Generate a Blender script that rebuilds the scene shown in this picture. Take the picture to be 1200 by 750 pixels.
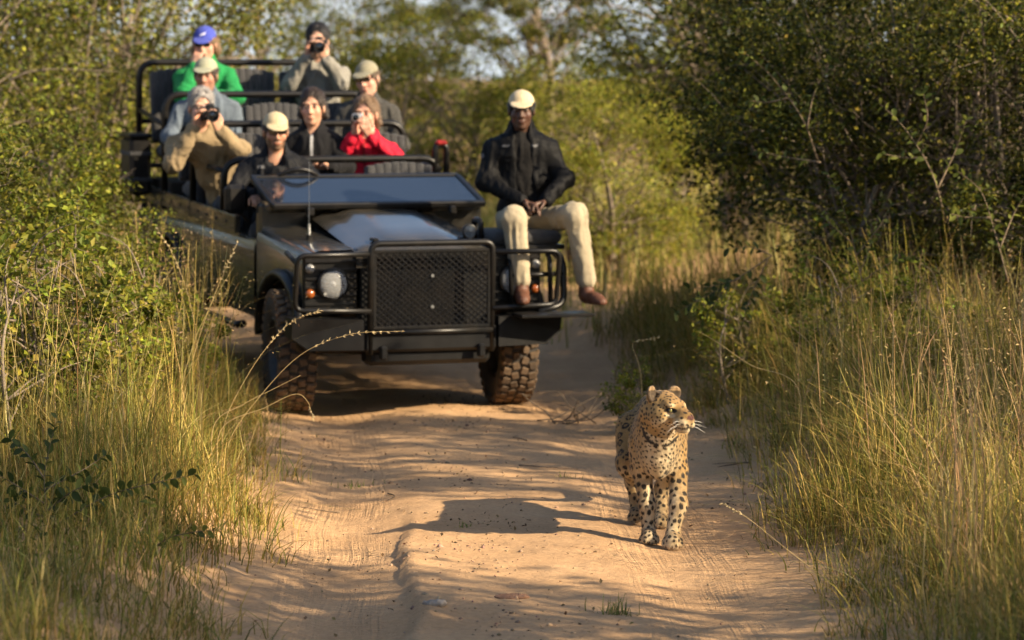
import bpy, math, random
import numpy as np
from mathutils import Vector, Matrix, Euler, kdtree
R = math.radians
sc = bpy.context.scene
for o in list(bpy.data.objects):
    bpy.data.objects.remove(o)
rng = np.random.default_rng(7)

# ------------------------------------------------------------------ camera, sky, sun, exposure
CAM_H = 2.18
PITCH = math.atan(285 / 3600)
cam_d = bpy.data.cameras.new('camera')
cam_d.lens = 108; cam_d.sensor_width = 36; cam_d.clip_end = 3000
cam_d.dof.use_dof = True; cam_d.dof.focus_distance = 14.25; cam_d.dof.aperture_fstop = 2.8
cam = bpy.data.objects.new('camera', cam_d); sc.collection.objects.link(cam)
cam.location = (0, 0, CAM_H); cam.rotation_euler = (math.pi / 2 - PITCH, 0, 0)
sc.camera = cam

SUN_ROT, SUN_EL = R(114), R(28)
world = bpy.data.worlds.new('World'); sc.world = world; world.use_nodes = True
wn = world.node_tree.nodes
sky = wn.new('ShaderNodeTexSky'); sky.sky_type = 'NISHITA'; sky.sun_disc = False
sky.sun_elevation = SUN_EL; sky.sun_rotation = SUN_ROT; sky.altitude = 300
sky.dust_density = 2.0; sky.air_density = 1.0
# pale haze low over the whole horizon, the same all round
wl = world.node_tree.links
geo = wn.new('ShaderNodeNewGeometry'); sep = wn.new('ShaderNodeSeparateXYZ'); wl.new(geo.outputs['Incoming'], sep.inputs[0])
mr_ = wn.new('ShaderNodeMapRange'); mr_.interpolation_type = 'SMOOTHSTEP'
mr_.inputs[1].default_value = -.16; mr_.inputs[2].default_value = 0.0; mr_.inputs[3].default_value = 0.0; mr_.inputs[4].default_value = 1.0
wl.new(sep.outputs['Z'], mr_.inputs[0])
hz_ = wn.new('ShaderNodeMix'); hz_.data_type = 'RGBA'; wl.new(mr_.outputs[0], hz_.inputs[0])
wl.new(sky.outputs[0], hz_.inputs[6]); hz_.inputs[7].default_value = (4.2, 4.6, 4.9, 1)
wl.new(hz_.outputs[2], wn['Background'].inputs[0])
wn['Background'].inputs[1].default_value = 0.085
sun_vec = Vector((math.sin(SUN_ROT) * math.cos(SUN_EL), math.cos(SUN_ROT) * math.cos(SUN_EL), math.sin(SUN_EL)))
sun_d = bpy.data.lights.new('sun', 'SUN'); sun_d.energy = 5.0; sun_d.angle = R(0.53); sun_d.color = (1.0, 0.82, 0.57)
sun = bpy.data.objects.new('sun', sun_d); sc.collection.objects.link(sun)
sun.rotation_euler = (-sun_vec).to_track_quat('-Z', 'Y').to_euler(); sun.location = sun_vec * 60

sc.view_settings.view_transform = 'Standard'; sc.view_settings.look = 'None'
sc.view_settings.gamma = 1.0; sc.view_settings.use_curve_mapping = False
sc.view_settings.exposure = 1.24
sc.render.engine = 'CYCLES'
sc.cycles.use_denoising = True
sc.cycles.max_bounces = 6; sc.cycles.diffuse_bounces = 3; sc.cycles.glossy_bounces = 3; sc.cycles.transmission_bounces = 4; sc.cycles.transparent_max_bounces = 4
sc.cycles.use_adaptive_sampling = True; sc.cycles.adaptive_threshold = .02
sc.cycles.caustics_reflective = False; sc.cycles.caustics_refractive = False

# ------------------------------------------------------------------ helpers
COL = sc.collection

def at(u, v, D):
    """world point at depth D (world Y) for a spot of the 1200x750 picture"""
    r = (u - 600) / 3600; up = (375 - v) / 3600
    dy = math.cos(PITCH) + up * math.sin(PITCH); dz = -math.sin(PITCH) + up * math.cos(PITCH)
    return Vector((r * D / dy, D, CAM_H + dz * D / dy))

def tag(o, label=None, cat=None, group=None, kind=None):
    if label: o['label'] = label
    if cat: o['category'] = cat
    if group: o['group'] = group
    if kind: o['kind'] = kind
    return o

def empty(name, loc=(0, 0, 0), rot=(0, 0, 0), parent=None):
    o = bpy.data.objects.new(name, None); COL.objects.link(o)
    o.location = loc; o.rotation_euler = rot; o.empty_display_size = .1
    if parent: o.parent = parent
    return o

def link(name, me, parent=None, mat=None):
    o = bpy.data.objects.new(name, me); COL.objects.link(o)
    if parent: o.parent = parent
    if mat and not me.materials: me.materials.append(mat)
    return o

def np_mesh(name, verts, faces, cols=None, smooth=True, uv=None):
    """verts (n,3); faces (m,k) array or list of such arrays / lists"""
    me = bpy.data.meshes.new(name)
    verts = np.asarray(verts, np.float32)
    if isinstance(faces, np.ndarray): faces = [faces]
    loops = []; starts = []; tot = 0
    for f in faces:
        f = np.asarray(f, np.int32)
        if f.size == 0: continue
        loops.append(f.ravel()); starts.append(tot + np.arange(len(f)) * f.shape[1]); tot += f.size
    loops = np.concatenate(loops).astype(np.int32); starts = np.concatenate(starts).astype(np.int32)
    me.vertices.add(len(verts)); me.vertices.foreach_set('co', verts.ravel())
    me.loops.add(len(loops)); me.loops.foreach_set('vertex_index', loops)
    me.polygons.add(len(starts)); me.polygons.foreach_set('loop_start', starts)
    if cols is not None:
        a = me.color_attributes.new('col', 'FLOAT_COLOR', 'POINT')
        c = np.ones((len(verts), 4), np.float32); c[:, :3] = cols
        a.data.foreach_set('color', c.ravel())
    if uv is not None:
        a = me.attributes.new('ruv', 'FLOAT_VECTOR', 'POINT')
        c = np.zeros((len(verts), 3), np.float32); c[:, :uv.shape[1]] = uv
        a.data.foreach_set('vector', c.ravel())
    me.update(calc_edges=True)
    me.polygons.foreach_set('use_smooth', np.full(len(starts), smooth, dtype=bool))
    me.validate()
    return me

# ---- value noise
def _hash(ix, iy, iz, seed):
    n = (ix.astype(np.int64) * 374761393 + iy.astype(np.int64) * 668265263 + iz.astype(np.int64) * 2147483647 + seed * 1274126177) & 0xffffffff
    n = ((n ^ (n >> 13)) * 1274126177) & 0xffffffff
    n = n ^ (n >> 16)
    return (n & 0xffff) / 32767.5 - 1.0

def vnoise(p, scale=1.0, seed=0):
    p = np.asarray(p, float) * scale
    if p.shape[-1] == 2: p = np.concatenate([p, np.zeros(p.shape[:-1] + (1,))], -1)
    i = np.floor(p).astype(np.int64); f = p - i; f = f * f * (3 - 2 * f)
    out = 0
    for dx in (0, 1):
        for dy in (0, 1):
            for dz in (0, 1):
                w = (f[..., 0] if dx else 1 - f[..., 0]) * (f[..., 1] if dy else 1 - f[..., 1]) * (f[..., 2] if dz else 1 - f[..., 2])
                out = out + w * _hash(i[..., 0] + dx, i[..., 1] + dy, i[..., 2] + dz, seed)
    return out

def sstep(a, b, x):
    t = np.clip((x - a) / (b - a), 0, 1); return t * t * (3 - 2 * t)

# ---- materials
def principled(name):
    m = bpy.data.materials.new(name); m.use_nodes = True
    return m, m.node_tree, m.node_tree.nodes['Principled BSDF']

def ramp2(nt, fac, c0, c1, p0=.35, p1=.65):
    r = nt.nodes.new('ShaderNodeValToRGB')
    r.color_ramp.elements[0].position = p0; r.color_ramp.elements[1].position = p1
    r.color_ramp.elements[0].color = (*c0, 1); r.color_ramp.elements[1].color = (*c1, 1)
    nt.links.new(fac, r.inputs[0]); return r.outputs[0]

def noise_node(nt, scale, detail=4, rough=.6, vec=None):
    n = nt.nodes.new('ShaderNodeTexNoise'); n.inputs['Scale'].default_value = scale
    n.inputs['Detail'].default_value = detail; n.inputs['Roughness'].default_value = rough
    if vec is None:
        tc = nt.nodes.new('ShaderNodeTexCoord'); vec = tc.outputs['Object']
    nt.links.new(vec, n.inputs['Vector']); return n.outputs['Fac']

def bump(nt, b, h, strength=.3, dist=.01):
    n = nt.nodes.new('ShaderNodeBump'); n.inputs['Strength'].default_value = strength; n.inputs['Distance'].default_value = dist
    nt.links.new(h, n.inputs['Height']); nt.links.new(n.outputs[0], b.inputs['Normal']); return n

def mat(name, c0, c1=None, rough=.6, metal=0., scale=20, coat=0., bump_s=0., bump_scale=120, spec=.5, trans=0., ior=1.45, sheen=0., rough2=None, dust=None):
    m, nt, b = principled(name)
    c1 = c1 or tuple(x * .75 for x in c0)
    f = noise_node(nt, scale)
    col = ramp2(nt, f, c0, c1)
    if dust:   # dusty film gathered in blotches
        f2 = noise_node(nt, dust[1], 6, .7)
        mx = nt.nodes.new('ShaderNodeMix'); mx.data_type = 'RGBA'
        r = ramp2(nt, f2, (0, 0, 0), (dust[2],) * 3, .4, .75)
        nt.links.new(r, mx.inputs[0]); nt.links.new(col, mx.inputs[6]); mx.inputs[7].default_value = (*dust[0], 1)
        col = mx.outputs[2]
    nt.links.new(col, b.inputs['Base Color'])
    if rough2 is not None:
        rr = ramp2(nt, noise_node(nt, scale * 1.7, 5), (rough,) * 3, (rough2,) * 3)
        nt.links.new(rr, b.inputs['Roughness'])
    else: b.inputs['Roughness'].default_value = rough
    b.inputs['Metallic'].default_value = metal; b.inputs['Specular IOR Level'].default_value = spec
    b.inputs['Coat Weight'].default_value = coat; b.inputs['Coat Roughness'].default_value = .06
    b.inputs['Sheen Weight'].default_value = sheen
    b.inputs['Transmission Weight'].default_value = trans; b.inputs['IOR'].default_value = ior
    if bump_s: bump(nt, b, noise_node(nt, bump_scale, 3), bump_s)
    return m

def mat_attr(name, rough=.6, spec=.4, trans=0., bump_s=0., bump_scale=200, vary=0., sheen=0., sss=0.):
    """colour from the 'col' attribute (the thing's own colours), a little noise on top"""
    m, nt, b = principled(name)
    a = nt.nodes.new('ShaderNodeAttribute'); a.attribute_name = 'col'
    col = a.outputs['Color']
    if vary:
        f = noise_node(nt, 60, 3)
        h = nt.nodes.new('ShaderNodeHueSaturation')
        mr = nt.nodes.new('ShaderNodeMapRange'); mr.inputs[3].default_value = 1 - vary; mr.inputs[4].default_value = 1 + vary
        nt.links.new(f, mr.inputs[0]); nt.links.new(mr.outputs[0], h.inputs['Value']); nt.links.new(col, h.inputs['Color'])
        col = h.outputs[0]
    nt.links.new(col, b.inputs['Base Color']); b.inputs['Roughness'].default_value = rough
    b.inputs['Specular IOR Level'].default_value = spec; b.inputs['Sheen Weight'].default_value = sheen
    if sss:
        b.inputs['Subsurface Weight'].default_value = sss; b.inputs['Subsurface Radius'].default_value = (.012, .005, .003); b.inputs['Subsurface Scale'].default_value = 1
    if bump_s: bump(nt, b, noise_node(nt, bump_scale, 3), bump_s)
    if trans:
        t = nt.nodes.new('ShaderNodeBsdfTranslucent'); nt.links.new(col, t.inputs[0])
        mx = nt.nodes.new('ShaderNodeMixShader'); mx.inputs[0].default_value = trans
        nt.links.new(b.outputs[0], mx.inputs[1]); nt.links.new(t.outputs[0], mx.inputs[2])
        nt.links.new(mx.outputs[0], nt.nodes['Material Output'].inputs[0])
    return m

# ---- hard surface mesh builder
class MB:
    def __init__(s): s.v = []; s.f = []; s.n = 0
    def add(s, v, f, M=None):
        v = [Vector(p) for p in v]
        if M is not None: v = [M @ p for p in v]
        s.v += [tuple(p) for p in v]; s.f += [tuple(i + s.n for i in q) for q in f]; s.n += len(v); return s
    def box(s, c, size, b=.006, rot=None, M=None):
        hx, hy, hz = [x / 2 for x in size]; b = min(b, .45 * min(size))
        T = Matrix.Translation(c)
        if rot: T = T @ Euler(rot).to_matrix().to_4x4()
        if M is not None: T = M @ T
        vs = []; idx = {}
        for i, sx in enumerate((-1, 1)):
            for j, sy in enumerate((-1, 1)):
                for k, sz in enumerate((-1, 1)):
                    for a in range(3):
                        h = [hx - b, hy - b, hz - b]; h[a] += b
                        idx[(i, j, k, a)] = len(vs); vs.append((sx * h[0], sy * h[1], sz * h[2]))
        fs = []
        for k in (0, 1):
            fs.append([idx[(k, j, l, 0)] for j, l in ((0, 0), (1, 0), (1, 1), (0, 1))][::1 if k else -1])
            fs.append([idx[(j, k, l, 1)] for j, l in ((0, 0), (0, 1), (1, 1), (1, 0))][::1 if k else -1])
            fs.append([idx[(j, l, k, 2)] for j, l in ((0, 0), (1, 0), (1, 1), (0, 1))][::1 if k else -1])
        for i in (0, 1):
            for j in (0, 1):
                q = [idx[(i, j, 0, 0)], idx[(i, j, 0, 1)], idx[(i, j, 1, 1)], idx[(i, j, 1, 0)]]
                fs.append(q if i == j else q[::-1])
                q = [idx[(i, 0, j, 0)], idx[(i, 1, j, 0)], idx[(i, 1, j, 2)], idx[(i, 0, j, 2)]]
                fs.append(q if i == j else q[::-1])
                q = [idx[(0, i, j, 1)], idx[(0, i, j, 2)], idx[(1, i, j, 2)], idx[(1, i, j, 1)]]
                fs.append(q if i == j else q[::-1])
                for k in (0, 1):
                    q = [idx[(i, j, k, a)] for a in range(3)]
                    fs.append(q if (i + j + k) % 2 else q[::-1])
        return s.add(vs, fs, T)
    def tube(s, path, r, n=10, M=None, closed=False):
        P = [Vector(p) for p in path]; m = len(P)
        rs = r if hasattr(r, '__len__') else [r] * m
        T = [(P[min(i + 1, m - 1)] - P[max(i - 1, 0)]).normalized() if not closed else (P[(i + 1) % m] - P[i - 1]).normalized() for i in range(m)]
        a = Vector((0, 0, 1)) if abs(T[0].z) < .9 else Vector((1, 0, 0))
        N = (a - T[0] * a.dot(T[0])).normalized(); vs = []
        for i in range(m):
            if i: N = (N - T[i] * N.dot(T[i])).normalized()
            B = T[i].cross(N)
            for k in range(n):
                t = 2 * math.pi * k / n; vs.append(P[i] + (N * math.cos(t) + B * math.sin(t)) * rs[i])
        fs = []
        for i in range(m if closed else m - 1):
            j = (i + 1) % m
            for k in range(n): fs.append((i * n + k, i * n + (k + 1) % n, j * n + (k + 1) % n, j * n + k))
        if not closed: fs += [tuple(range(n))[::-1], tuple((m - 1) * n + k for k in range(n))]
        return s.add(vs, fs, M)
    def lathe(s, prof, n=32, M=None, close=False):
        """profile of (radius, x): revolved about the X axis"""
        vs = []; fs = []; m = len(prof)
        for k in range(n):
            t = 2 * math.pi * k / n
            for r, x in prof: vs.append((x, r * math.cos(t), r * math.sin(t)))
        for k in range(n):
            kk = (k + 1) % n
            for i in range(m if close else m - 1):
                j = (i + 1) % m; fs.append((k * m + i, k * m + j, kk * m + j, kk * m + i))
        return s.add(vs, fs, M)
    def prism(s, poly, depth, M=None):
        """poly in (x,z), extruded along +y by depth"""
        n = len(poly)
        vs = [(x, 0, z) for x, z in poly] + [(x, depth, z) for x, z in poly]
        fs = [tuple(range(n)), tuple(range(n, 2 * n))[::-1]] + [(i, i + n, (i + 1) % n + n, (i + 1) % n) for i in range(n)]
        return s.add(vs, fs, M)
    def grid(s, rows, M=None, flip=False):
        """rows: list of equal-length lists of points"""
        m = len(rows[0]); vs = [p for r in rows for p in r]; fs = []
        for i in range(len(rows) - 1):
            for j in range(m - 1):
                q = (i * m + j, i * m + j + 1, (i + 1) * m + j + 1, (i + 1) * m + j); fs.append(q[::-1] if flip else q)
        return s.add(vs, fs, M)
    def mesh(s, name, smooth=False, ang=35):
        me = bpy.data.meshes.new(name); me.from_pydata(s.v, [], s.f)
        me.polygons.foreach_set('use_smooth', [True] * len(me.polygons)); me.update()
        if not smooth: me.set_sharp_from_angle(angle=R(ang))
        return me
    def build(s, name, m, parent=None, smooth=False, ang=35):
        return link(name, s.mesh(name, smooth, ang), parent, m)

def arc_path(pts, rad, n=5):
    """polyline with rounded corners"""
    P = [Vector(p) for p in pts]; out = [P[0]]
    for i in range(1, len(P) - 1):
        a, b, c = P[i - 1], P[i], P[i + 1]
        d = min(rad, (a - b).length * .49, (c - b).length * .49)
        p0 = b + (a - b).normalized() * d; p1 = b + (c - b).normalized() * d
        for k in range(n + 1):
            t = k / n; out.append(p0 * (1 - t) ** 2 + b * 2 * t * (1 - t) + p1 * t * t)
    out.append(P[-1]); return out

def spline(pts, n=6):
    P = [Vector(p) for p in pts]; P = [P[0] * 2 - P[1]] + P + [P[-1] * 2 - P[-2]]; out = []
    for i in range(1, len(P) - 2):
        for k in range(n):
            t = k / n; a, b, c, d = P[i - 1:i + 3]
            out.append(.5 * ((2 * b) + (c - a) * t + (2 * a - 5 * b + 4 * c - d) * t * t + (3 * b - a - 3 * c + d) * t ** 3))
    out.append(P[-2]); return out

# ---- organic surfaces: blended distance field -> surface nets
class SDF:
    def __init__(s, lo, hi, h):
        s.lo = np.array(lo, float); s.h = h
        s.n = np.ceil((np.array(hi) - s.lo) / h).astype(int) + 1
        s.F = np.full(s.n, 2.0, np.float32)
    def _win(s, lo, hi):
        a = np.clip(np.floor((np.array(lo) - s.lo) / s.h).astype(int), 0, s.n - 1)
        b = np.clip(np.ceil((np.array(hi) - s.lo) / s.h).astype(int) + 1, 1, s.n)
        sl = tuple(slice(a[i], max(b[i], a[i] + 1)) for i in range(3))
        ax = [(s.lo[i] + s.h * np.arange(sl[i].start, sl[i].stop)).astype(np.float32) for i in range(3)]
        return sl, np.meshgrid(*ax, indexing='ij')
    def _mix(s, sl, d, k, op):
        f = s.F[sl]
        if op == 'sub': s.F[sl] = np.maximum(f, -d) if k <= 0 else -s._smin(-f, d, k)
        elif op == 'and': s.F[sl] = np.maximum(f, d)
        else: s.F[sl] = s._smin(f, d, k)
    @staticmethod
    def _smin(a, b, k):
        if k <= 0: return np.minimum(a, b)
        h = np.clip(.5 + .5 * (b - a) / k, 0, 1)
        return b * (1 - h) + a * h - k * h * (1 - h)
    def cone(s, a, b, r1, r2, k=.03, op='add'):
        a = np.array(a, float); b = np.array(b, float); m = max(r1, r2) + k + 3 * s.h
        sl, (X, Y, Z) = s._win(np.minimum(a, b) - m, np.maximum(a, b) + m)
        d = b - a; L = max((d * d).sum(), 1e-9)
        t = np.clip(((X - a[0]) * d[0] + (Y - a[1]) * d[1] + (Z - a[2]) * d[2]) / L, 0, 1)
        q = np.sqrt((X - a[0] - t * d[0]) ** 2 + (Y - a[1] - t * d[1]) ** 2 + (Z - a[2] - t * d[2]) ** 2) - (r1 + (r2 - r1) * t)
        s._mix(sl, q, k, op); return s
    def chain(s, pts, rs, k=.03, op='add'):
        for i in range(len(pts) - 1): s.cone(pts[i], pts[i + 1], rs[i], rs[i + 1], k, op)
        return s
    def ell(s, c, r, M=None, k=.03, op='add'):
        c = np.array(c, float); r = np.array(r, float); m = r.max() + k + 3 * s.h
        sl, (X, Y, Z) = s._win(c - m, c + m)
        X = X - c[0]; Y = Y - c[1]; Z = Z - c[2]
        if M is not None:
            A = np.array(M)[:3, :3].T
            X, Y, Z = A[0, 0] * X + A[0, 1] * Y + A[0, 2] * Z, A[1, 0] * X + A[1, 1] * Y + A[1, 2] * Z, A[2, 0] * X + A[2, 1] * Y + A[2, 2] * Z
        k0 = np.sqrt((X / r[0]) ** 2 + (Y / r[1]) ** 2 + (Z / r[2]) ** 2)
        k1 = np.sqrt((X / r[0] ** 2) ** 2 + (Y / r[1] ** 2) ** 2 + (Z / r[2] ** 2) ** 2) + 1e-6
        s._mix(sl, k0 * (k0 - 1) / k1, k, op); return s
    def plane(s, c, n):
        """keep only the side the normal points away from"""
        n = np.array(n, float); n /= np.linalg.norm(n)
        sl, (X, Y, Z) = s._win(s.lo, s.lo + s.h * s.n)
        s.F[sl] = np.maximum(s.F[sl], (X - c[0]) * n[0] + (Y - c[1]) * n[1] + (Z - c[2]) * n[2]); return s
    def nets(s):
        F = s.F; F[0] = F[-1] = 1; F[:, 0] = F[:, -1] = 1; F[:, :, 0] = F[:, :, -1] = 1
        S = F < 0; C = [(i, j, k) for i in (0, 1) for j in (0, 1) for k in (0, 1)]
        nx, ny, nz = F.shape
        cnt = sum(S[i:nx - 1 + i, j:ny - 1 + j, k:nz - 1 + k].astype(np.int8) for i, j, k in C)
        act = (cnt > 0) & (cnt < 8); I, J, K = np.nonzero(act)
        ids = np.full(act.shape, -1, np.int32); ids[I, J, K] = np.arange(len(I))
        val = [F[I + i, J + j, K + k] for i, j, k in C]
        acc = np.zeros((len(I), 3)); num = np.zeros(len(I))
        for a in range(8):
            for b in range(a + 1, 8):
                if sum(abs(C[a][q] - C[b][q]) for q in range(3)) != 1: continue
                x = (val[a] < 0) != (val[b] < 0); t = np.where(x, val[a] / np.where(x, val[a] - val[b], 1), 0)
                for q in range(3): acc[:, q] += np.where(x, C[a][q] + t * (C[b][q] - C[a][q]), 0)
                num += x
        V = (acc / num[:, None] + np.stack([I, J, K], 1)) * s.h + s.lo
        Q = []
        for ax in range(3):
            o = [q for q in range(3) if q != ax]
            A = np.moveaxis(S, ax, 0)
            ch = A[:-1] != A[1:]; ch[:, 0] = ch[:, -1] = False; ch[:, :, 0] = ch[:, :, -1] = False
            e = np.stack(np.nonzero(ch), 1)
            if not len(e): continue
            idm = np.moveaxis(ids, ax, 0)
            q = np.stack([idm[e[:, 0], e[:, 1] + d1, e[:, 2] + d2] for d1, d2 in ((-1, -1), (0, -1), (0, 0), (-1, 0))], 1)
            inside = A[:-1][tuple(e.T)]
            if ax == 1: inside = ~inside
            q[~inside] = q[~inside][:, ::-1]
            Q.append(q)
        return V, np.concatenate(Q)

def vert_normals(V, Q):
    n = np.cross(V[Q[:, 2]] - V[Q[:, 0]], V[Q[:, 3]] - V[Q[:, 1]]); N = np.zeros_like(V)
    for k in range(4): np.add.at(N, Q[:, k], n)
    return N / (np.linalg.norm(N, axis=1, keepdims=True) + 1e-12)

def lap(V, Q, it=1, w=.5):
    for _ in range(it):
        A = np.zeros_like(V); c = np.zeros(len(V))
        for k in range(4):
            np.add.at(A, Q[:, k], V[Q[:, (k + 1) % 4]]); np.add.at(A, Q[:, k], V[Q[:, (k + 3) % 4]]); np.add.at(c, Q[:, k], 2)
        V = V * (1 - w) + w * A / np.maximum(c, 1)[:, None]
    return V
# ------------------------------------------------------------------ ground and track
_cy = np.array([-40, 8, 12, 14.6, 18, 20.4, 22, 24, 27, 31, 40, 60, 200.])
_cx = np.array([.1, .1, .13, .05, -.08, -.32, -.60, -1.15, -2.5, -4.3, -9.5, -22, -110.])
_hw = np.array([1.2, 1.2, 1.2, 1.23, 1.38, 1.42, 1.5, 1.6, 1.5, 1.4, 1.4, 1.4, 1.4])
def road_c(y): return np.interp(y, _cy, _cx)
def road_w(y): return np.interp(y, _cy, _hw)

def G(x, y, fine=True):
    x = np.asarray(x, float); y = np.asarray(y, float)
    u = x - road_c(y); w = road_w(y); p = np.stack([x, y], -1)
    e = w + .10 * vnoise(p, 1.3, 3) + .05 * vnoise(p, 4.1, 4)
    z = .022 * np.clip(y - 20.8, 0, 9) + .003 * np.clip(y - 30, 0, 200)
    bank = sstep(0, .55, np.abs(u) - e)
    z = z + bank * (.20 + .05 * vnoise(p, .7, 5)) + .02 * sstep(-.3, 0, np.abs(u) - e) * (1 - bank)
    z = z + bank * .035 * np.clip(np.abs(u) - e - .4, 0, 4)
    inr = 1 - bank
    # wheel ruts: the left one deeper, with a crisp lip on its inner side close by
    rc = -.84 + .03 * vnoise(p * [0, 1], .6, 8)
    d = u - rc
    rut = np.exp(-(d / .27) ** 2) * .038
    lipx = .31 + .03 * vnoise(p * [0, 1], 1.7, 9) + .012 * vnoise(p * [0, 1], 7, 19)
    lip = sstep(-.022, .008, d - lipx) * np.exp(-np.clip(d - lipx, 0, 9) / .14) * .034 * sstep(16.2, 13.4, y)
    r2 = np.exp(-((u - .68) / .26) ** 2) * .03
    z = z + inr * (lip - rut - r2 + .009 * vnoise(p, 1.9, 6) + .006 * vnoise(p, 5.3, 7))
    if fine: z = z + inr * (.004 * vnoise(p, 17, 11) + .0025 * vnoise(p, 41, 12)) + bank * .015 * vnoise(p, 9, 13)
    return z
def g(x, y): return float(G(np.array([x]), np.array([y]))[0])

def grid_mesh(name, xs, ys, zf, uvf=None):
    X, Y = np.meshgrid(xs, ys); Z = zf(X, Y); n, m = X.shape
    V = np.stack([X, Y, Z], -1).reshape(-1, 3)
    i = np.arange(n * m).reshape(n, m)
    F = np.stack([i[:-1, :-1], i[:-1, 1:], i[1:, 1:], i[1:, :-1]], -1).reshape(-1, 4)
    uv = np.stack([X - road_c(Y), Y], -1).reshape(-1, 2)
    return np_mesh(name, V, F, uv=uv)

def sand_material(name, soil=False):
    m, nt, b = principled(name); L = nt.links
    tc = nt.nodes.new('ShaderNodeTexCoord'); ob = tc.outputs['Object']
    big = noise_node(nt, 1.6, 6, .65, ob); fin = noise_node(nt, 38, 6, .7, ob); grit = noise_node(nt, 170, 3, .6, ob)
    if soil: c = ramp2(nt, big, (.20, .13, .07), (.33, .21, .115), .3, .7)
    else: c = ramp2(nt, big, (.45, .278, .146), (.57, .368, .205), .3, .72)
    mx = nt.nodes.new('ShaderNodeMix'); mx.data_type = 'RGBA'; mx.blend_type = 'MULTIPLY'; mx.inputs[0].default_value = .55
    L.new(c, mx.inputs[6]); L.new(ramp2(nt, fin, (.66, .60, .54), (1.10, 1.08, 1.03), .3, .62), mx.inputs[7])
    # scattered dark grit and plant crumbs
    v = nt.nodes.new('ShaderNodeTexVoronoi'); v.inputs['Scale'].default_value = 17; L.new(ob, v.inputs['Vector'])
    sp = ramp2(nt, v.outputs['Distance'], (1, 1, 1), (0, 0, 0), .07, .14)
    sc2 = nt.nodes.new('ShaderNodeMath'); sc2.operation = 'MULTIPLY'
    L.new(sp, sc2.inputs[0]); L.new(ramp2(nt, noise_node(nt, 2.3, 3, .5, ob), (0, 0, 0), (.8, .8, .8), .52, .62), sc2.inputs[1])
    m2 = nt.nodes.new('ShaderNodeMix'); m2.data_type = 'RGBA'; L.new(sc2.outputs[0], m2.inputs[0])
    L.new(mx.outputs[2], m2.inputs[6]); m2.inputs[7].default_value = (.09, .055, .03, 1)
    L.new(m2.outputs[2], b.inputs['Base Color']); b.inputs['Roughness'].default_value = .95; b.inputs['Specular IOR Level'].default_value = .15
    # relief: grit plus tyre prints in the ruts
    at_ = nt.nodes.new('ShaderNodeAttribute'); at_.attribute_name = 'ruv'
    sx = nt.nodes.new('ShaderNodeSeparateXYZ'); L.new(at_.outputs['Vector'], sx.inputs[0])
    def math_(op, a, bb=None, c3=None):
        n = nt.nodes.new('ShaderNodeMath'); n.operation = op
        for k, q in enumerate((a, bb, c3)):
            if q is None: continue
            if isinstance(q, (int, float)): n.inputs[k].default_value = q
            else: L.new(q, n.inputs[k])
        return n.outputs[0]
    h = math_('ADD', math_('MULTIPLY', fin, .7), math_('MULTIPLY', grit, .35))
    if not soil:
        wob = math_('MULTIPLY', noise_node(nt, .9, 2, .5, ob), .10)
        U = math_('ADD', sx.outputs[0], wob); Yv = sx.outputs[1]
        for cx, wd in ((-.96, .14), (-.70, .13), (.58, .14), (.88, .14)):
            a = math_('SUBTRACT', U, cx)
            mask = math_('SUBTRACT', 1.0, math_('MULTIPLY', math_('ABSOLUTE', a), 1 / wd)); mask = math_('MAXIMUM', mask, 0.0)
            mask = math_('MINIMUM', math_('MULTIPLY', mask, 3.0), 1.0)
            mask = math_('MULTIPLY', mask, ramp2(nt, noise_node(nt, 1.3, 2, .5, ob), (.25,) * 3, (1, 1, 1), .36, .58))
            cb = nt.nodes.new('ShaderNodeCombineXYZ'); L.new(math_('MULTIPLY', a, 42.0), cb.inputs[0]); L.new(math_('MULTIPLY', Yv, .9), cb.inputs[1]); cb.inputs[2].default_value = cx * 9
            lng = math_('MULTIPLY', math_('SUBTRACT', noise_node(nt, 1.0, 3, .6, cb.outputs[0]), .5), 3.2)
            rib = math_('SINE', math_('ADD', math_('MULTIPLY', Yv, 150.0), math_('MULTIPLY', math_('SINE', math_('MULTIPLY', a, 75.0)), 1.6)))
            pr = math_('ADD', math_('MULTIPLY', lng, .80), math_('MULTIPLY', rib, .42))
            h = math_('ADD', h, math_('MULTIPLY', math_('MULTIPLY', pr, mask), .62))
    bump(nt, b, h, .9, .012)
    return m

M_SAND = sand_material('sandy_track'); M_SOIL = sand_material('bush_soil', True)
xs = np.arange(-3.2, 2.6, .030); ys = np.concatenate([np.arange(8.5, 22, .035), np.arange(22, 34, .09)])
tag(link('dirt_track', grid_mesh('dirt_track', xs, ys, lambda X, Y: G(X, Y)), None, M_SAND), kind='structure')
def gz(X, Y):
    inside = (X > -3.15) & (X < 2.55) & (Y > 8.6) & (Y < 33.8)
    deep = sstep(0, .3, np.minimum(np.minimum(X + 3.15, 2.55 - X), np.minimum(Y - 8.6, 33.8 - Y)))
    return G(X, Y, False) - .004 - np.where(inside, .25 * deep, 0)
xs = np.concatenate([[-900, -400, -180, -90, -50, -30, -20], np.arange(-14, 14, .3), [14.5, 20, 30, 50, 90, 180, 400, 900]])
ys = np.concatenate([[-200, -60, -20, -8, 0, 4], np.arange(7, 60, .35), [62, 66, 72, 80, 95, 120, 160, 240, 400, 800, 1600]])
tag(link('ground', grid_mesh('ground', xs, ys, gz), None, M_SOIL), kind='structure')

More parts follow.
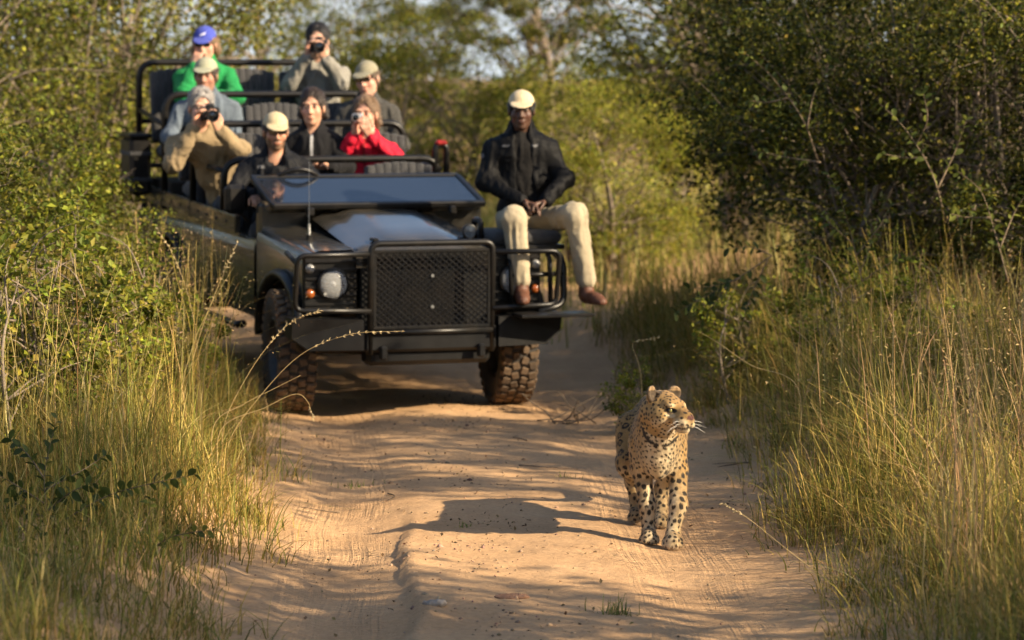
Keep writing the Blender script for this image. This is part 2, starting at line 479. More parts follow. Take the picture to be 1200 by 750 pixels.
# ------------------------------------------------------------------ leaves, grass
def leaf_arrays(P, size, rg, cols, up=.5, wid=.34, droop=0.):
    """folded four-point leaves; returns verts, faces, colours"""
    n = len(P)
    d = rg.normal(size=(n, 3)); d[:, 2] = d[:, 2] * .7 - droop; d /= np.linalg.norm(d, axis=1, keepdims=True)
    nn = rg.normal(size=(n, 3)); nn[:, 2] = np.abs(nn[:, 2]) + up
    s = np.cross(d, nn); s /= np.linalg.norm(s, axis=1, keepdims=True) + 1e-9
    nn = np.cross(s, d); sz = (size * rg.uniform(.6, 1.3, n))[:, None]
    V = np.stack([P, P + d * sz * .45 + s * sz * wid + nn * sz * .10, P + d * sz, P + d * sz * .45 - s * sz * wid + nn * sz * .10], 1).reshape(-1, 3)
    i = np.arange(n)[:, None] * 4
    F = np.concatenate([i + [[0, 1, 2]], i + [[0, 2, 3]]])
    return V, F, np.repeat(cols, 4, 0)

def pal(rg, n, colours, weights, jit=.22):
    c = np.array(colours)[rg.choice(len(colours), n, p=np.array(weights) / sum(weights))]
    return np.clip(c * (1 + jit * rg.normal(size=(n, 1))) * (1 + .07 * rg.normal(size=(n, 3))), .004, .8)

M_LEAF = mat_attr('leaf_green', rough=.55, spec=.18, trans=.36)
M_GRASS = mat_attr('grass_blades', rough=.6, spec=.15, trans=.32)
M_BARK = mat('bark_grey_brown', (.13, .10, .075), (.24, .19, .14), rough=.95, scale=14, bump_s=.8, bump_scale=40)
M_TWIG = mat('twig_brown', (.10, .07, .045), (.19, .14, .09), rough=.9, scale=30)

def tree_mesh(name, seed, H, trunk_r, crown_c, crown_r, n_clump, n_leaf, leaf, colours, weights, clump_r=.28, flat=.7, stems=1, bare=.0, lean=0., tw=4):
    """one tree: tapered trunk, limbs, twigs (mesh 1) and leaves in clumps (mesh 2)"""
    rg = np.random.default_rng(seed)
    mb = MB(); cc = np.array(crown_c, float); cr = np.array(crown_r, float)
    # clump centres, more of them toward the outside; uneven outline
    q = rg.normal(size=(n_clump, 3)); q /= np.linalg.norm(q, axis=1, keepdims=True)
    rad = rg.uniform(.25, 1, n_clump) ** .5 * (1 + .22 * vnoise(q, 1.7, seed))
    C = cc + q * rad[:, None] * cr; C[:, 2] = np.maximum(C[:, 2], .15)
    tips = []
    tops = []
    for k in range(stems):
        a = 2 * math.pi * k / stems + rg.uniform(0, 1); off = .08 * (stems > 1) * math.sqrt(stems)
        b0 = Vector((off * math.cos(a), off * math.sin(a), -.15))
        spread = (.45 * cr[0] if stems > 1 else .12) * rg.uniform(.5, 1.1)
        t1 = Vector((spread * math.cos(a) + lean, spread * math.sin(a), cc[2] + cr[2] * rg.uniform(-.1, .5)))
        mid = (b0 + t1) / 2 + Vector(rg.normal(size=3) * .08 * H)
        path = spline([b0, mid, t1], 6); rr = [trunk_r * (1 - .82 * i / (len(path) - 1)) for i in range(len(path))]
        rr[0] *= 1.25
        mb.tube(path, rr, 8); tops.append((path, rr))
    for c in C:
        path, rr = tops[rg.integers(len(tops))]
        i = int(np.clip(len(path) * rg.uniform(.35, .95), 1, len(path) - 1))
        # leave the stem below the clump
        for j in range(1, len(path)):
            if path[j].z > c[2] - .15 * H: i = min(i, max(j, 2)); break
        a = path[i]; e = Vector(c); m = (a + e) / 2 + Vector(rg.normal(size=3) * .07 * (e - a).length) + Vector((0, 0, .08 * (e - a).length))
        r0 = max(rr[i] * .45, .006)
        p = spline([a, m, e], 4); mb.tube(p, [r0 * (1 - .85 * t / (len(p) - 1)) for t in range(len(p))], 5)
        for _ in range(tw):
            d = Vector(rg.normal(size=3)); d.normalize(); L = clump_r * min(cr) * rg.uniform(.6, 1.5)
            s = p[-1 - rg.integers(0, 3)]; mb.tube([s, s + d * L * .5 + Vector((0, 0, .05 * L)), s + d * L], [r0 * .22, r0 * .16, r0 * .06], 3)
            tips.append((s, d, L))
    # leaves round the clumps and along the twigs
    per = rg.multinomial(n_leaf, rg.dirichlet(np.full(n_clump, 3.)))
    base = np.repeat(C, per, 0); cl = np.repeat(np.arange(n_clump), per)
    crad = (clump_r * min(cr) * rg.uniform(.55, 1.35, n_clump))[cl]
    o = rg.normal(size=(len(base), 3)); o *= (rg.uniform(.15, 1, len(base)) ** .6 / np.linalg.norm(o, axis=1))[:, None]
    P = base + o * crad[:, None] * [1.15, 1.15, flat]
    P += .3 * crad[:, None] * np.stack([vnoise(P, 2.5 / clump_r, seed + q) for q in range(3)], 1)
    keep = (P[:, 2] > .03) & (rg.uniform(size=len(P)) > bare); P = P[keep]; cl = cl[keep]
    tone = (1 + .25 * rg.normal(size=n_clump))[cl][:, None]
    cols = pal(rg, len(P), colours, weights) * np.clip(tone, .5, 1.6)
    V, F, K = leaf_arrays(P, leaf, rg, cols)
    mt = mb.mesh(name + '_trunk', smooth=True); mt.materials.append(M_BARK)
    mc = np_mesh(name + '_crown', V, F, K, smooth=False); mc.materials.append(M_LEAF)
    return mt, mc

def plant(meshes, name, loc, rz, s, label, cat, group, tilt=0.):
    o = empty(name, loc, (tilt, 0, rz)); o.scale = s if hasattr(s, '__len__') else (s, s, s)
    link('trunk' if 'tree' in name else 'stem', meshes[0], o); link('crown' if 'tree' in name else 'foliage', meshes[1], o)
    return tag(o, label, cat, group)

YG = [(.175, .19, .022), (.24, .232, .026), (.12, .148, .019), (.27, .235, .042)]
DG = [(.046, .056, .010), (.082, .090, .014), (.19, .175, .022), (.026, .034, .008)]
GG = [(.15, .155, .036), (.20, .195, .05), (.10, .11, .026), (.26, .225, .07)]
def blades(name, pts, hts, rg, colours, weights, width=.004, bend=.35, seg=3, lean=(0, 0), seed_frac=0., tipc=1.25):
    """grass: every blade a tapered bent strip standing on the ground; some carry a seed head"""
    n = len(pts); x, y = pts[:, 0], pts[:, 1]
    B = np.stack([x, y, G(x, y) - .01], -1)
    a = rg.uniform(0, 2 * math.pi, n); L = hts
    d = np.stack([np.cos(a), np.sin(a)], -1) * (bend * np.abs(rg.normal(size=n)) * .8 + (rg.uniform(size=n) < .16) * rg.uniform(.4, 1.1, n))[:, None] + np.array(lean)
    s = np.stack([-np.sin(a + rg.uniform(-1.2, 1.2, n)), np.cos(a + rg.uniform(-1.2, 1.2, n)), np.zeros(n)], -1)
    wv = width * rg.uniform(.6, 1.4, n)
    V = []; K = []; base = pal(rg, n, colours, weights, .18)
    jit = rg.normal(size=n)
    for k in range(seg + 1):
        t = k / seg
        c = B.copy(); c[:, :2] += d * (L * t ** 1.9)[:, None]
        c[:, 2] += L * (t - .42 * t ** 2.2 * np.clip(np.linalg.norm(d, axis=1), 0, 1.7))
        c += (jit[:, None] * .03 * L[:, None] * math.sin(t * 4.5)) * s
        w = (wv * (1 - t) ** .7 + .0006)[:, None]
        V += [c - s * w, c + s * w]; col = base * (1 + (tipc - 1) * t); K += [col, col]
    m = 2 * (seg + 1)
    V = np.stack(V, 1).reshape(-1, 3); K = np.stack(K, 1).reshape(-1, 3)
    i = np.arange(n)[:, None] * m
    F = np.concatenate([i + [[2 * k, 2 * k + 1, 2 * k + 3, 2 * k + 2]] for k in range(seg)])
    faces = [F]
    if seed_frac:
        sel = np.nonzero(rg.uniform(size=n) < seed_frac)[0]; SP = []; SC = []
        for q in range(9):
            t = 1 - .035 * q
            c = B[sel].copy(); c[:, :2] += d[sel] * (L[sel] * t ** 1.9)[:, None]
            c[:, 2] += L[sel] * (t - .28 * t ** 2.4 * np.clip(np.linalg.norm(d[sel], axis=1), 0, 1.6))
            c += rg.normal(size=c.shape) * .012; SP.append(c); SC.append(pal(rg, len(sel), [(.36, .27, .12), (.28, .19, .09)], [1, 1], .2))
        v2, f2, k2 = leaf_arrays(np.concatenate(SP), .022, rg, np.concatenate(SC), wid=.16)
        faces.append(f2 + len(V)); V = np.concatenate([V, v2]); K = np.concatenate([K, k2])
    me = np_mesh(name, V, faces, K, smooth=True); me.materials.append(M_GRASS); return me

def scatter(rg, n, x0, x1, y0, y1, dens, clump=.6, cr=.13):
    """points in a box kept by the density function, partly gathered into tufts"""
    k = max(int(n * .02), 4)
    cx = np.stack([rg.uniform(x0, x1, k), rg.uniform(y0, y1, k)], -1)
    a = cx[rg.integers(0, k, int(n * clump))] + rg.normal(size=(int(n * clump), 2)) * cr
    b = np.stack([rg.uniform(x0, x1, n - len(a)), rg.uniform(y0, y1, n - len(a))], -1)
    p = np.concatenate([a, b]); return p[rg.uniform(size=len(p)) < dens(p[:, 0], p[:, 1])]

def verge(side, margin=.0, soft=.35):
    def f(x, y):
        u = (x - road_c(y)) * side; p = np.stack([x, y], -1)
        e = road_w(y) + .12 * vnoise(p, 1.1, 31) + .10 * vnoise(p, 3.3, 32) + margin
        return sstep(0, soft, u - e)
    return f

STRAW = [(.38, .275, .078), (.29, .222, .056), (.19, .170, .034), (.095, .112, .020), (.44, .335, .135)]
rg = np.random.default_rng(11)
# left verge
pL = scatter(rg, 60000, -4.2, -.6, 9.6, 24.5, lambda x, y: verge(-1)(x, y) * (1 - .55 * sstep(.9, 1.5, -(x - road_c(y)) - road_w(y))), .65)
tu = 1 + .45 * vnoise(pL, 2.2, 48)
hL = tu * .86 * (.48 + .52 * sstep(12.8, 14.6, pL[:, 1])) * rg.uniform(.22, .88, len(pL)) * (.55 + .45 * sstep(0, .8, -(pL[:, 0] - road_c(pL[:, 1])) - road_w(pL[:, 1]))) * (1 + .25 * vnoise(pL, 1.2, 41))
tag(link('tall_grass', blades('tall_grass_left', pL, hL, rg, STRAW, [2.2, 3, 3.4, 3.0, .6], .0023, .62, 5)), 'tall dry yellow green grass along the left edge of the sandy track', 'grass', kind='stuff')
pS = scatter(rg, 1300, -3.6, -.8, 13.6, 20.5, verge(-1, .18), .5)
tag(link('seeding_grass', blades('seeding_grass_left', pS, rg.uniform(.75, 1.2, len(pS)), rg, STRAW, [4, 2, 1, .3, 2], .0022, .22, 5, seed_frac=.8)), 'thin tall grass stems with pale seed heads in the left verge', 'grass', kind='stuff')
# right verge
pR = scatter(rg, 54000, .6, 4.8, 9.6, 24, verge(1), .65)
hR = (1 + .45 * vnoise(pR, 2.2, 49)) * (.80 + .30 * sstep(15.5, 18, pR[:, 1])) * rg.uniform(.20, .82, len(pR)) * (.5 + .5 * sstep(0, .9, pR[:, 0] - road_c(pR[:, 1]) - road_w(pR[:, 1]))) * (1 + .25 * vnoise(pR, 1.2, 43))
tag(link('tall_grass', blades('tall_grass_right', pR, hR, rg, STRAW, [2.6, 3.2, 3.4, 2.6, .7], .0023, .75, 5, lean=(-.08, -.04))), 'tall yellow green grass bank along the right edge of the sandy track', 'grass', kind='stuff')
pS = scatter(rg, 1700, .9, 4.6, 11, 21, verge(1, .2), .5)
tag(link('seeding_grass', blades('seeding_grass_right', pS, rg.uniform(.7, 1.1, len(pS)), rg, [(.40, .27, .13), (.30, .19, .09), (.2, .18, .06)], [3, 2, 1], .0022, .3, 5, lean=(-.05, 0), seed_frac=.8)), 'thin reddish grass stems with seed heads in the right verge', 'grass', kind='stuff')
# short tangled fringe drooping over both edges of the sand
for sd_, x0_, x1_, nm in ((-1, -2.6, -.6, 'left'), (1, .6, 2.6, 'right')):
    pF = scatter(rg, 9000, x0_, x1_, 11, 22, lambda x, y: verge(sd_, -.12, .12)(x, y) * (1 - verge(sd_, .45, .3)(x, y)), .8, .07)
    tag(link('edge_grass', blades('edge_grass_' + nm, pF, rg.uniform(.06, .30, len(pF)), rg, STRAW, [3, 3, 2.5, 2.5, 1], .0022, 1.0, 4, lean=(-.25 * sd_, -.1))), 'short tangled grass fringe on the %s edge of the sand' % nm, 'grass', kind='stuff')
# pale dry grass beyond the vehicle
def beyond(x, y): return (1 - sstep(-.2, .25, road_w(y) - np.abs(x - road_c(y))))
pB = scatter(rg, 26000, -9, 9, 23.5, 48, beyond, .6, .25)
tag(link('dry_grass', blades('dry_grass_far', pB, rg.uniform(.2, .55, len(pB)), rg, [(.38, .31, .12), (.27, .25, .07), (.17, .185, .04)], [2.5, 3, 3], .007, .4, 3)), 'pale dry grass around the bushes beyond the vehicle', 'grass', kind='stuff')

# ------------------------------------------------------------------ trees and bushes
far_a = tree_mesh('round_tree', 101, 4.2, .11, (0, 0, 2.5), (1.9, 1.9, 1.7), 60, 24000, .052, YG, [4, 3, 3, 1], .34, .75)
far_b = tree_mesh('shrub_tree', 102, 3.2, .06, (0, 0, 1.6), (1.7, 1.7, 1.5), 55, 22000, .05, YG, [3, 4, 2, 2], .34, .8, stems=4)
far_c = tree_mesh('grey_tree', 103, 4.0, .09, (0, 0, 2.2), (1.6, 1.6, 1.9), 55, 20000, .05, GG, [3, 3, 3, 1], .34, .75, stems=2)
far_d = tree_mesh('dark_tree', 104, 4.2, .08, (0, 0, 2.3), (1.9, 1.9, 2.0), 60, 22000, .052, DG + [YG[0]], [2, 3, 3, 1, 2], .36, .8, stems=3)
acacia = tree_mesh('acacia', 105, 6.0, .17, (0, 0, 4.3), (3.4, 3.0, 1.15), 50, 22000, .085, GG + DG[:2], [2, 1, 3, .5, 2, 3], .42, .5, stems=2)
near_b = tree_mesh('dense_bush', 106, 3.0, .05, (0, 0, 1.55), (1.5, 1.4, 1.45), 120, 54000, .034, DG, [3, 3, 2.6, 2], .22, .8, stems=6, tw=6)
near_l = tree_mesh('leafy_bush', 107, 2.6, .04, (0, 0, 1.25), (1.1, 1.0, 1.2), 70, 15000, .045, YG + [DG[2], DG[1]], [2, .8, 3, .3, 2, 5], .26, .8, stems=5, tw=6)
shade_t = tree_mesh('shade_tree', 108, 6.5, .14, (0, 0, 4.4), (2.3, 2.3, 1.9), 44, 7600, .11, GG, [3, 2, 3, 1], .30, .6, stems=2)
shade_s = tree_mesh('sparse_shade_tree', 118, 6.5, .12, (0, 0, 4.4), (2.3, 2.3, 1.9), 26, 1500, .11, GG, [3, 2, 3, 1], .30, .6, stems=2, tw=3)
open_t = tree_mesh('open_tree', 119, 4.2, .12, (0, 0, 2.7), (1.9, 1.9, 1.5), 34, 5200, .075, YG, [3, 3, 2, 2], .30, .7, stems=2, tw=5)
sap = tree_mesh('leafy_sapling', 120, 1.2, .014, (0, 0, .62), (.42, .42, .55), 34, 2300, .042, YG, [4, 2, 4, 1], .28, .8, stems=5, tw=4)

def put(meshes, name, u, D, s, rz, label, cat='tree', group=None, dz=0.):
    x = (u - 600) / 3600 * D
    return plant(meshes, name, (x, D, g(x, D) + dz), rz, s, label, cat, group)
BT = 'trees in the background thicket'; BB = 'bushes in the background thicket'
put(far_d, 'bushy_tree', 20, 27.5, .95, .3, 'leafy green tree at the upper left corner', 'tree', BT)
put(far_d, 'bushy_tree', -60, 24.5, .85, 1.3, 'darker green tree cut off by the left edge', 'tree', BT)
put(far_c, 'round_bush', 105, 27.0, 1.0, 2.1, 'olive bush just left of the vehicle rear', 'bush', BB)
put(far_a, 'bushy_tree', 150, 36, .52, 2.4, 'yellow tree behind the green jacket passenger', 'tree', BT)
put(open_t, 'bushy_tree', 290, 40, .80, .7, 'open feathery tree behind the gap in the back row of seats', 'tree', BT)
put(far_d, 'bushy_tree', 425, 37, .70, 4.0, 'dark upright tree behind the man in khaki cap and sunglasses', 'tree', BT)
put(far_b, 'round_bush', 505, 34, .78, 5.0, 'yellow green bush between the vehicle and the seated tracker', 'bush', BB)
put(acacia, 'flat_topped_tree', 640, 52, .66, .8, 'flat topped grey green tree with a curved trunk above the tracker', 'tree')
put(acacia, 'flat_topped_tree', 480, 66, .58, 3.1, 'distant flat topped tree left of the tracker', 'tree')
put(far_b, 'round_bush', 655, 38, .62, 1.0, 'olive bush right behind the tracker shoulder', 'bush', BB)
put(far_a, 'bushy_tree', 780, 34, 1.0, 3.6, 'yellow green tree left of the dark bush', 'tree', BT)
put(far_b, 'round_bush', 715, 27.5, .58, 2.6, 'small bright yellow green bush right of the tracker boots', 'bush', BB)
put(far_d, 'bushy_tree', 860, 30, 1.0, 5.5, 'dark leafed tree behind the right bush', 'tree', BT)
put(far_a, 'bushy_tree', 1010, 31, 1.1, 1.9, 'tall yellow green tree above the right bush', 'tree', BT)
put(far_d, 'bushy_tree', 1275, 30, 1.15, .2, 'dark tree at the upper right corner', 'tree', BT)
RB = 'dark bushes on the right'
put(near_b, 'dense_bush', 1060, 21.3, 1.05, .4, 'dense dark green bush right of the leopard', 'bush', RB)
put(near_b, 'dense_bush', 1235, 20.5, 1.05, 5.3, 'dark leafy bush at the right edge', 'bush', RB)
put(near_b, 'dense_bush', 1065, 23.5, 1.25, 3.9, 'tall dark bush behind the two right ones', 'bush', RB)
put(near_l, 'leafy_bush', 10, 20.5, .80, .6, 'leafy green bush at the left edge behind the grass', 'bush', 'leafy bushes at the left')
put(near_l, 'leafy_bush', 112, 20.6, .52, 2.7, 'lower leafy bush beside the vehicle flank', 'bush', 'leafy bushes at the left')
put(near_l, 'leafy_bush', -95, 17.5, .8, 4.1, 'leafy bush cut off by the left edge', 'bush', 'leafy bushes at the left')

put(open_t, 'open_branched_tree', 165, 31, .9, 1.1, 'open tree with bare brown limbs at the upper left', 'tree')
LS = 'low leafy saplings'
for u, D, s, rz, lab in ((215, 18.0, .62, .4, 'thin leafy sapling in the grass below the vehicle flank'), (150, 17.6, 1.05, 1.9, 'leafy sapling in the left grass near the vehicle rear'), (60, 16.6, 1.2, 3.1, 'leafy sapling among grass at the far left'), (25, 15.6, 1.15, 4.4, 'bushy sapling cut by the left edge above the dark twig'), (110, 15.9, 1.0, .9, 'yellow green sapling above the long dark twig'),
        (985, 18.6, .85, .9, 'sunlit leafy sapling in front of the dark bush'), (1085, 18.3, .80, 2.2, 'bright leafy sapling right of the sunlit one before the bush'), (865, 19.6, .75, 4.0, 'small leafy sapling at the left foot of the dark bush'), (738, 18.8, .45, 5.0, 'low green shrub beside the track behind the leopard')):
    put(sap, 'leafy_sapling', u, D, s, rz, lab, 'sapling', LS)
# distant wood: one mass of foliage
rg = np.random.default_rng(55); nC = 420
fx = rg.uniform(-30, 30, nC); fy = rg.uniform(58, 95, nC); fz = rg.uniform(.2, 2.1, nC) * np.where(np.abs(fx + .2) < 1.7, .2, 1)
P = np.repeat(np.stack([fx, fy, fz + G(fx, fy, False)], -1), 60, 0) + rg.normal(size=(nC * 60, 3)) * [.9, .9, .55]
V, F, K = leaf_arrays(P, .22, rg, pal(rg, len(P), YG + GG, [2, 2, 2, 1, 2, 2, 2, 2]))
me = np_mesh('far_woodland', V, F, K, smooth=False); me.materials.append(M_LEAF)
tag(link('far_woodland', me), 'pale green far woodland closing the view behind the trees', 'woodland', kind='stuff')

# trees on the sunny side of the track, outside the picture; their crowns throw the dappled shade
for i, (x, y, s, rz) in enumerate([(6.4, 14.9, .82, .3), (5.4, 9.3, .92, 1.4), (4.4, 6.6, .9, 2.6), (8.8, 6.4, 1.1, 4.4), (7.6, 13.3, 1.0, 5.2)]):
    plant(shade_s if i == 4 else shade_t, 'shade_tree', (x, y, g(x, y)), rz, s, 'tree outside the picture at right, %s' % ['nearest the track', 'second from the bush', 'closest to the camera', 'farthest back', 'outermost'][i] + ', shading the sand', 'tree', 'shade trees right of the track')
# ------------------------------------------------------------------ the open safari vehicle
# local frame: x to the viewer's right, y toward the rear, z up; origin on the ground under the front axle
YAW = R(19.3); VPITCH = R(1.3)
VLOC = Vector((at(468, 476, 20.35).x, 20.35, 0)); VLOC.z = g(VLOC.x - .0, VLOC.y) - .005
VM = Matrix.Translation(VLOC) @ Euler((VPITCH, 0, YAW)).to_matrix().to_4x4()
veh = empty('safari_vehicle', VLOC, (VPITCH, 0, YAW))
tag(veh, 'dark olive open topped safari vehicle with tiered seats and folded windscreen', 'vehicle')

M_PAINT = mat('olive_paint', (.034, .033, .028), (.027, .026, .023), rough=.24, scale=6, coat=.8, dust=((.24, .17, .11), 5, .16))
M_PAINTG = mat('polished_olive_paint', (.046, .043, .033), (.036, .034, .027), rough=.2, scale=6, coat=1.0, dust=((.24, .17, .11), 5, .08))
M_BLACK = mat('black_powder_coat', (.0045, .0045, .005), (.008, .008, .008), rough=.36, scale=18, spec=.35, dust=((.07, .05, .03), 7, .14))
M_STEEL = mat('black_bumper_steel', (.006, .006, .0065), (.010, .010, .010), rough=.42, scale=12, spec=.3, dust=((.06, .04, .025), 5, .06))
M_RUB = mat('tyre_rubber', (.12, .078, .046), (.06, .043, .030), rough=.9, scale=9, bump_s=.3, dust=((.27, .17, .095), 6, .75))
M_SIDEW = mat('tyre_sidewall', (.022, .021, .02), (.035, .03, .026), rough=.75, scale=12, dust=((.14, .10, .07), 5, .35))
M_RIM = mat('grey_steel_rim', (.05, .055, .062), (.035, .038, .042), rough=.45, scale=14, metal=.4, dust=((.18, .13, .09), 6, .4))
M_SEAT = mat('charcoal_seat_cloth', (.022, .022, .024), (.034, .033, .034), rough=.85, scale=40, bump_s=.4, bump_scale=300, sheen=.2)
M_GLASS, _nt, _b = principled('windscreen_glass')
_b.inputs['Base Color'].default_value = (.012, .017, .028, 1); _b.inputs['Roughness'].default_value = .05; _b.inputs['Specular IOR Level'].default_value = .6; _b.inputs['Coat Weight'].default_value = .25
_nt.links.new(ramp2(_nt, noise_node(_nt, 5, 5), (.03,) * 3, (.12,) * 3), _b.inputs['Roughness'])
M_LENS, _nt, _b = principled('headlamp_glass')
_b.inputs['Base Color'].default_value = (.62, .63, .64, 1); _b.inputs['Roughness'].default_value = .05; _b.inputs['Alpha'].default_value = .30
M_CHROME = mat('reflector_chrome', (.8, .8, .8), (.7, .7, .7), rough=.14, metal=1)
M_AMBER, _nt, _b = principled('amber_plastic'); _b.inputs['Base Color'].default_value = (.24, .062, .010, 1); _b.inputs['Roughness'].default_value = .2; _b.inputs['Coat Weight'].default_value = .6
M_CLEARP, _nt, _b = principled('clear_plastic'); _b.inputs['Base Color'].default_value = (.20, .20, .195, 1); _b.inputs['Roughness'].default_value = .15; _b.inputs['Coat Weight'].default_value = .8
M_RED = mat('red_plastic', (.35, .02, .015), (.25, .015, .012), rough=.4)
M_DARK = mat('underbody_grime', (.02, .018, .015), (.045, .034, .024), rough=.9, scale=9)
M_WHITE = mat('white_plastic', (.7, .7, .68), (.6, .6, .58), rough=.5)
M_ALU = mat('bare_aluminium', (.45, .45, .44), (.36, .36, .35), rough=.35, metal=.9)

# --- wheels: tyre (> tread), rim
def wheel_meshes():
    t = MB(); ro, w = .40, .235
    prof = [(.215, -.09), (.235, -.108), (.28, -.122), (.33, -.124), (.37, -.115), (.388, -.10), (.390, 0), (.388, .10), (.37, .115), (.33, .124), (.28, .122), (.235, .108), (.215, .09)]
    t.lathe(prof, 48)
    tr = MB(); n = 34
    for k in range(n):
        a = 2 * math.pi * k / n
        for x, da, sx, sl in ((-.088, 0, .052, .22), (-.030, .5, .046, -.25), (.030, 0, .046, .25), (.088, .5, .052, -.22)):
            A = Matrix.Rotation(a + da * 2 * math.pi / n, 4, 'X')
            tr.box((x, 0, .391), (sx, .046, .024), .003, (0, 0, sl), M=A)
        for sx in (-1, 1):   # shoulder lugs
            A = Matrix.Rotation(a + .25 * 2 * math.pi / n, 4, 'X')
            tr.box((sx * .117, 0, .372), (.016, .034, .04), .003, M=A)
    r = MB()
    r.lathe([(.218, -.085), (.222, -.10), (.21, -.105), (.205, -.09), (.19, -.05), (.12, -.035), (.085, -.06), (.06, -.062), (.055, -.085), (.001, -.088)], 40)
    r.lathe([(.218, .085), (.20, .095), (.17, .05), (.001, .045)], 32)
    for k in range(5):
        a = 2 * math.pi * k / 5; r.box((-.064, .072 * math.cos(a), .072 * math.sin(a)), (.02, .022, .022), .004)
    a = t.mesh('tyre'); a.materials.append(M_SIDEW); b = tr.mesh('tread'); b.materials.append(M_RUB); c = r.mesh('rim'); c.materials.append(M_RIM)
    return a, b, c
WT, WTR, WR = wheel_meshes()
for x, y, st in ((-.76, 0, -6), (.76, 0, -6), (-.76, 3.25, 0), (.76, 3.25, 0)):
    w = empty('wheel', (x, y, .405), (0, 0, R(st) + (math.pi if x > 0 else 0)), veh)
    link('tyre', WT, w); link('tread', WTR, w)['kind'] = 'stuff'; link('rim', WR, w)

# --- chassis and axles
b = MB()
for sx in (-1, 1): b.box((sx * .40, 1.85, .60), (.09, 4.7, .16), .01)
for y in (-.4, .5, 1.4, 2.4, 3.6, 4.15): b.box((0, y, .60), (.8, .08, .12), .01)
b.build('chassis', M_DARK, veh)
for y in (0, 3.25):
    b = MB(); b.tube([(-.66, y, .42), (.66, y, .42)], .045, 10)
    b.lathe([(.001, -.14), (.08, -.12), (.13, -.05), (.13, .05), (.08, .12), (.001, .14)], 16, Matrix.Translation((.14 if y == 0 else -.1, y, .42)))
    b.build('axle', M_DARK, veh)
b = MB(); b.box((0, .35, .60), (.42, .7, .28), .05); b.box((.0, 1.35, .55), (.4, .6, .22), .04); b.build('sump', M_DARK, veh)

# --- front: wings, bonnet, headlamp panels
def quadpanel(rows): return MB().grid(rows)
for sx in (-1, 1):
    # wing: a swept cross-section; flat top, rounded shoulder, cut for the wheel arch
    mb = MB(); rows = []
    def zbot(y):   # lower edge of the outer face: the wheel arch
        if abs(y) < .50: return .50 + math.sqrt(max(0, .50 ** 2 - y * y)) * .72
        return .56
    ys_ = sorted(set([-.50, -.499, -.44, -.36, -.28, -.18, -.08, 0, .08, .18, .28, .36, .44, .499, .5, .58, .68]))
    for y in ys_:
        top = 1.10 + .085 * (y + .5) / 1.2
        rows.append([(sx * .46, y, top), (sx * .70, y, top - .004), (sx * .755, y, top - .018), (sx * .79, y, top - .05), (sx * .80, y, top - .10), (sx * .80, y, max(zbot(y), .57))])
    mb.grid(rows, flip=(sx < 0))
    # inner wheel-house
    mb.grid([[(sx * .44, y, .5) for y in (-.5, .68)], [(sx * .44, y, 1.10 + .085 * (y + .5) / 1.2) for y in (-.5, .68)]])
    mb.build('wing', M_PAINT, veh, ang=50)
    # black flare round the arch
    f = MB(); path = []
    for k in range(15):
        a = math.pi * (k / 14); path.append((sx * .825, -.53 * math.cos(a), .50 + .41 * math.sin(a)))
    path = [(sx * .82, -.53, .46)] + path + [(sx * .82, .53, .46)]
    f.tube(path, .034, 8); f.build('wheel_arch_flare', M_BLACK, veh, smooth=True)
    # front panel with the lamps
    p = MB(); p.box((sx * .625, -.495, .875), (.36, .05, .40), .012)
    panel = p.build('headlamp_panel', M_BLACK, veh)
    for k in range(7):
        MB().box((sx * .625, -.528, .70 + .055 * k), (.345, .018, .016), .003).build('slat', M_BLACK, panel)
    hx = sx * .615; hz = .885
    T = Matrix.Translation((hx, -.53, hz)) @ Matrix.Rotation(-math.pi / 2, 4, 'Z')   # +x of the lathe now points to the viewer (-y)
    h = MB(); h.lathe([(.001, -.05), (.05, -.035), (.085, .01), (.092, .022)], 28, T); hl = h.build('headlight', M_CHROME, veh, smooth=True)
    MB().lathe([(.105, 0), (.105, .026), (.093, .032), (.091, .02)], 28, T).build('bezel', M_BLACK, hl)
    MB().lathe([(.092, .022), (.085, .032), (.05, .043), (.001, .047)], 28, T).build('lens', M_LENS, hl, smooth=True)
    MB().lathe([(.001, .03), (.018, .026), (.02, 0), (.02, -.04)], 12, T).build('bulb', M_CLEARP, hl, smooth=True)
    for dz, mm, nm in ((-.06, M_AMBER, 'indicator'), (.10, M_CLEARP, 'sidelight')):
        T2 = Matrix.Translation((sx * .765, -.525, hz + dz)) @ Matrix.Rotation(-math.pi / 2, 4, 'Z')
        MB().lathe([(.030, 0), (.030, .014), (.022, .024), (.001, .027)], 18, T2).build(nm, mm, veh, smooth=True)
# side repeater plate under the left-hand panel
b = MB(); rows = []
for j in range(13):
    x = -.46 + .92 * j / 12; ax = abs(x)
    hump = .045 * (1 - sstep(.20, .34, ax)); edge = -.03 * sstep(.42, .46, ax)
    rows.append([(x, y, 1.112 + .15 * (y + .52) / 1.05 + float(hump) * min(1, (y + .56) / .2) + float(edge) - (.03 if y < -.5 else 0)) for y in (-.54, -.50, -.42, -.3, -.1, .1, .3, .5, .56)])
b.grid(rows, flip=True); b.grid([[(-.46, -.54, .98), (.46, -.54, .98)], [(-.46, -.54, 1.085), (.46, -.54, 1.085)]])
bonnet = b.build('bonnet', M_PAINT, veh, smooth=True)
for x in (-.30, .30): MB().box((x, -.40, 1.155), (.04, .09, .02), .006).build('bonnet_catch', M_BLACK, bonnet)
# bulkhead and scuttle
b = MB(); b.box((0, .70, 1.02), (1.58, .10, .62), .02); b.box((0, .68, 1.305), (1.52, .26, .07), .02); b.build('bulkhead', M_PAINT, veh)
b = MB(); b.box((0, .88, 1.30), (1.46, .26, .11), .03); b.build('dashboard', M_BLACK, veh)

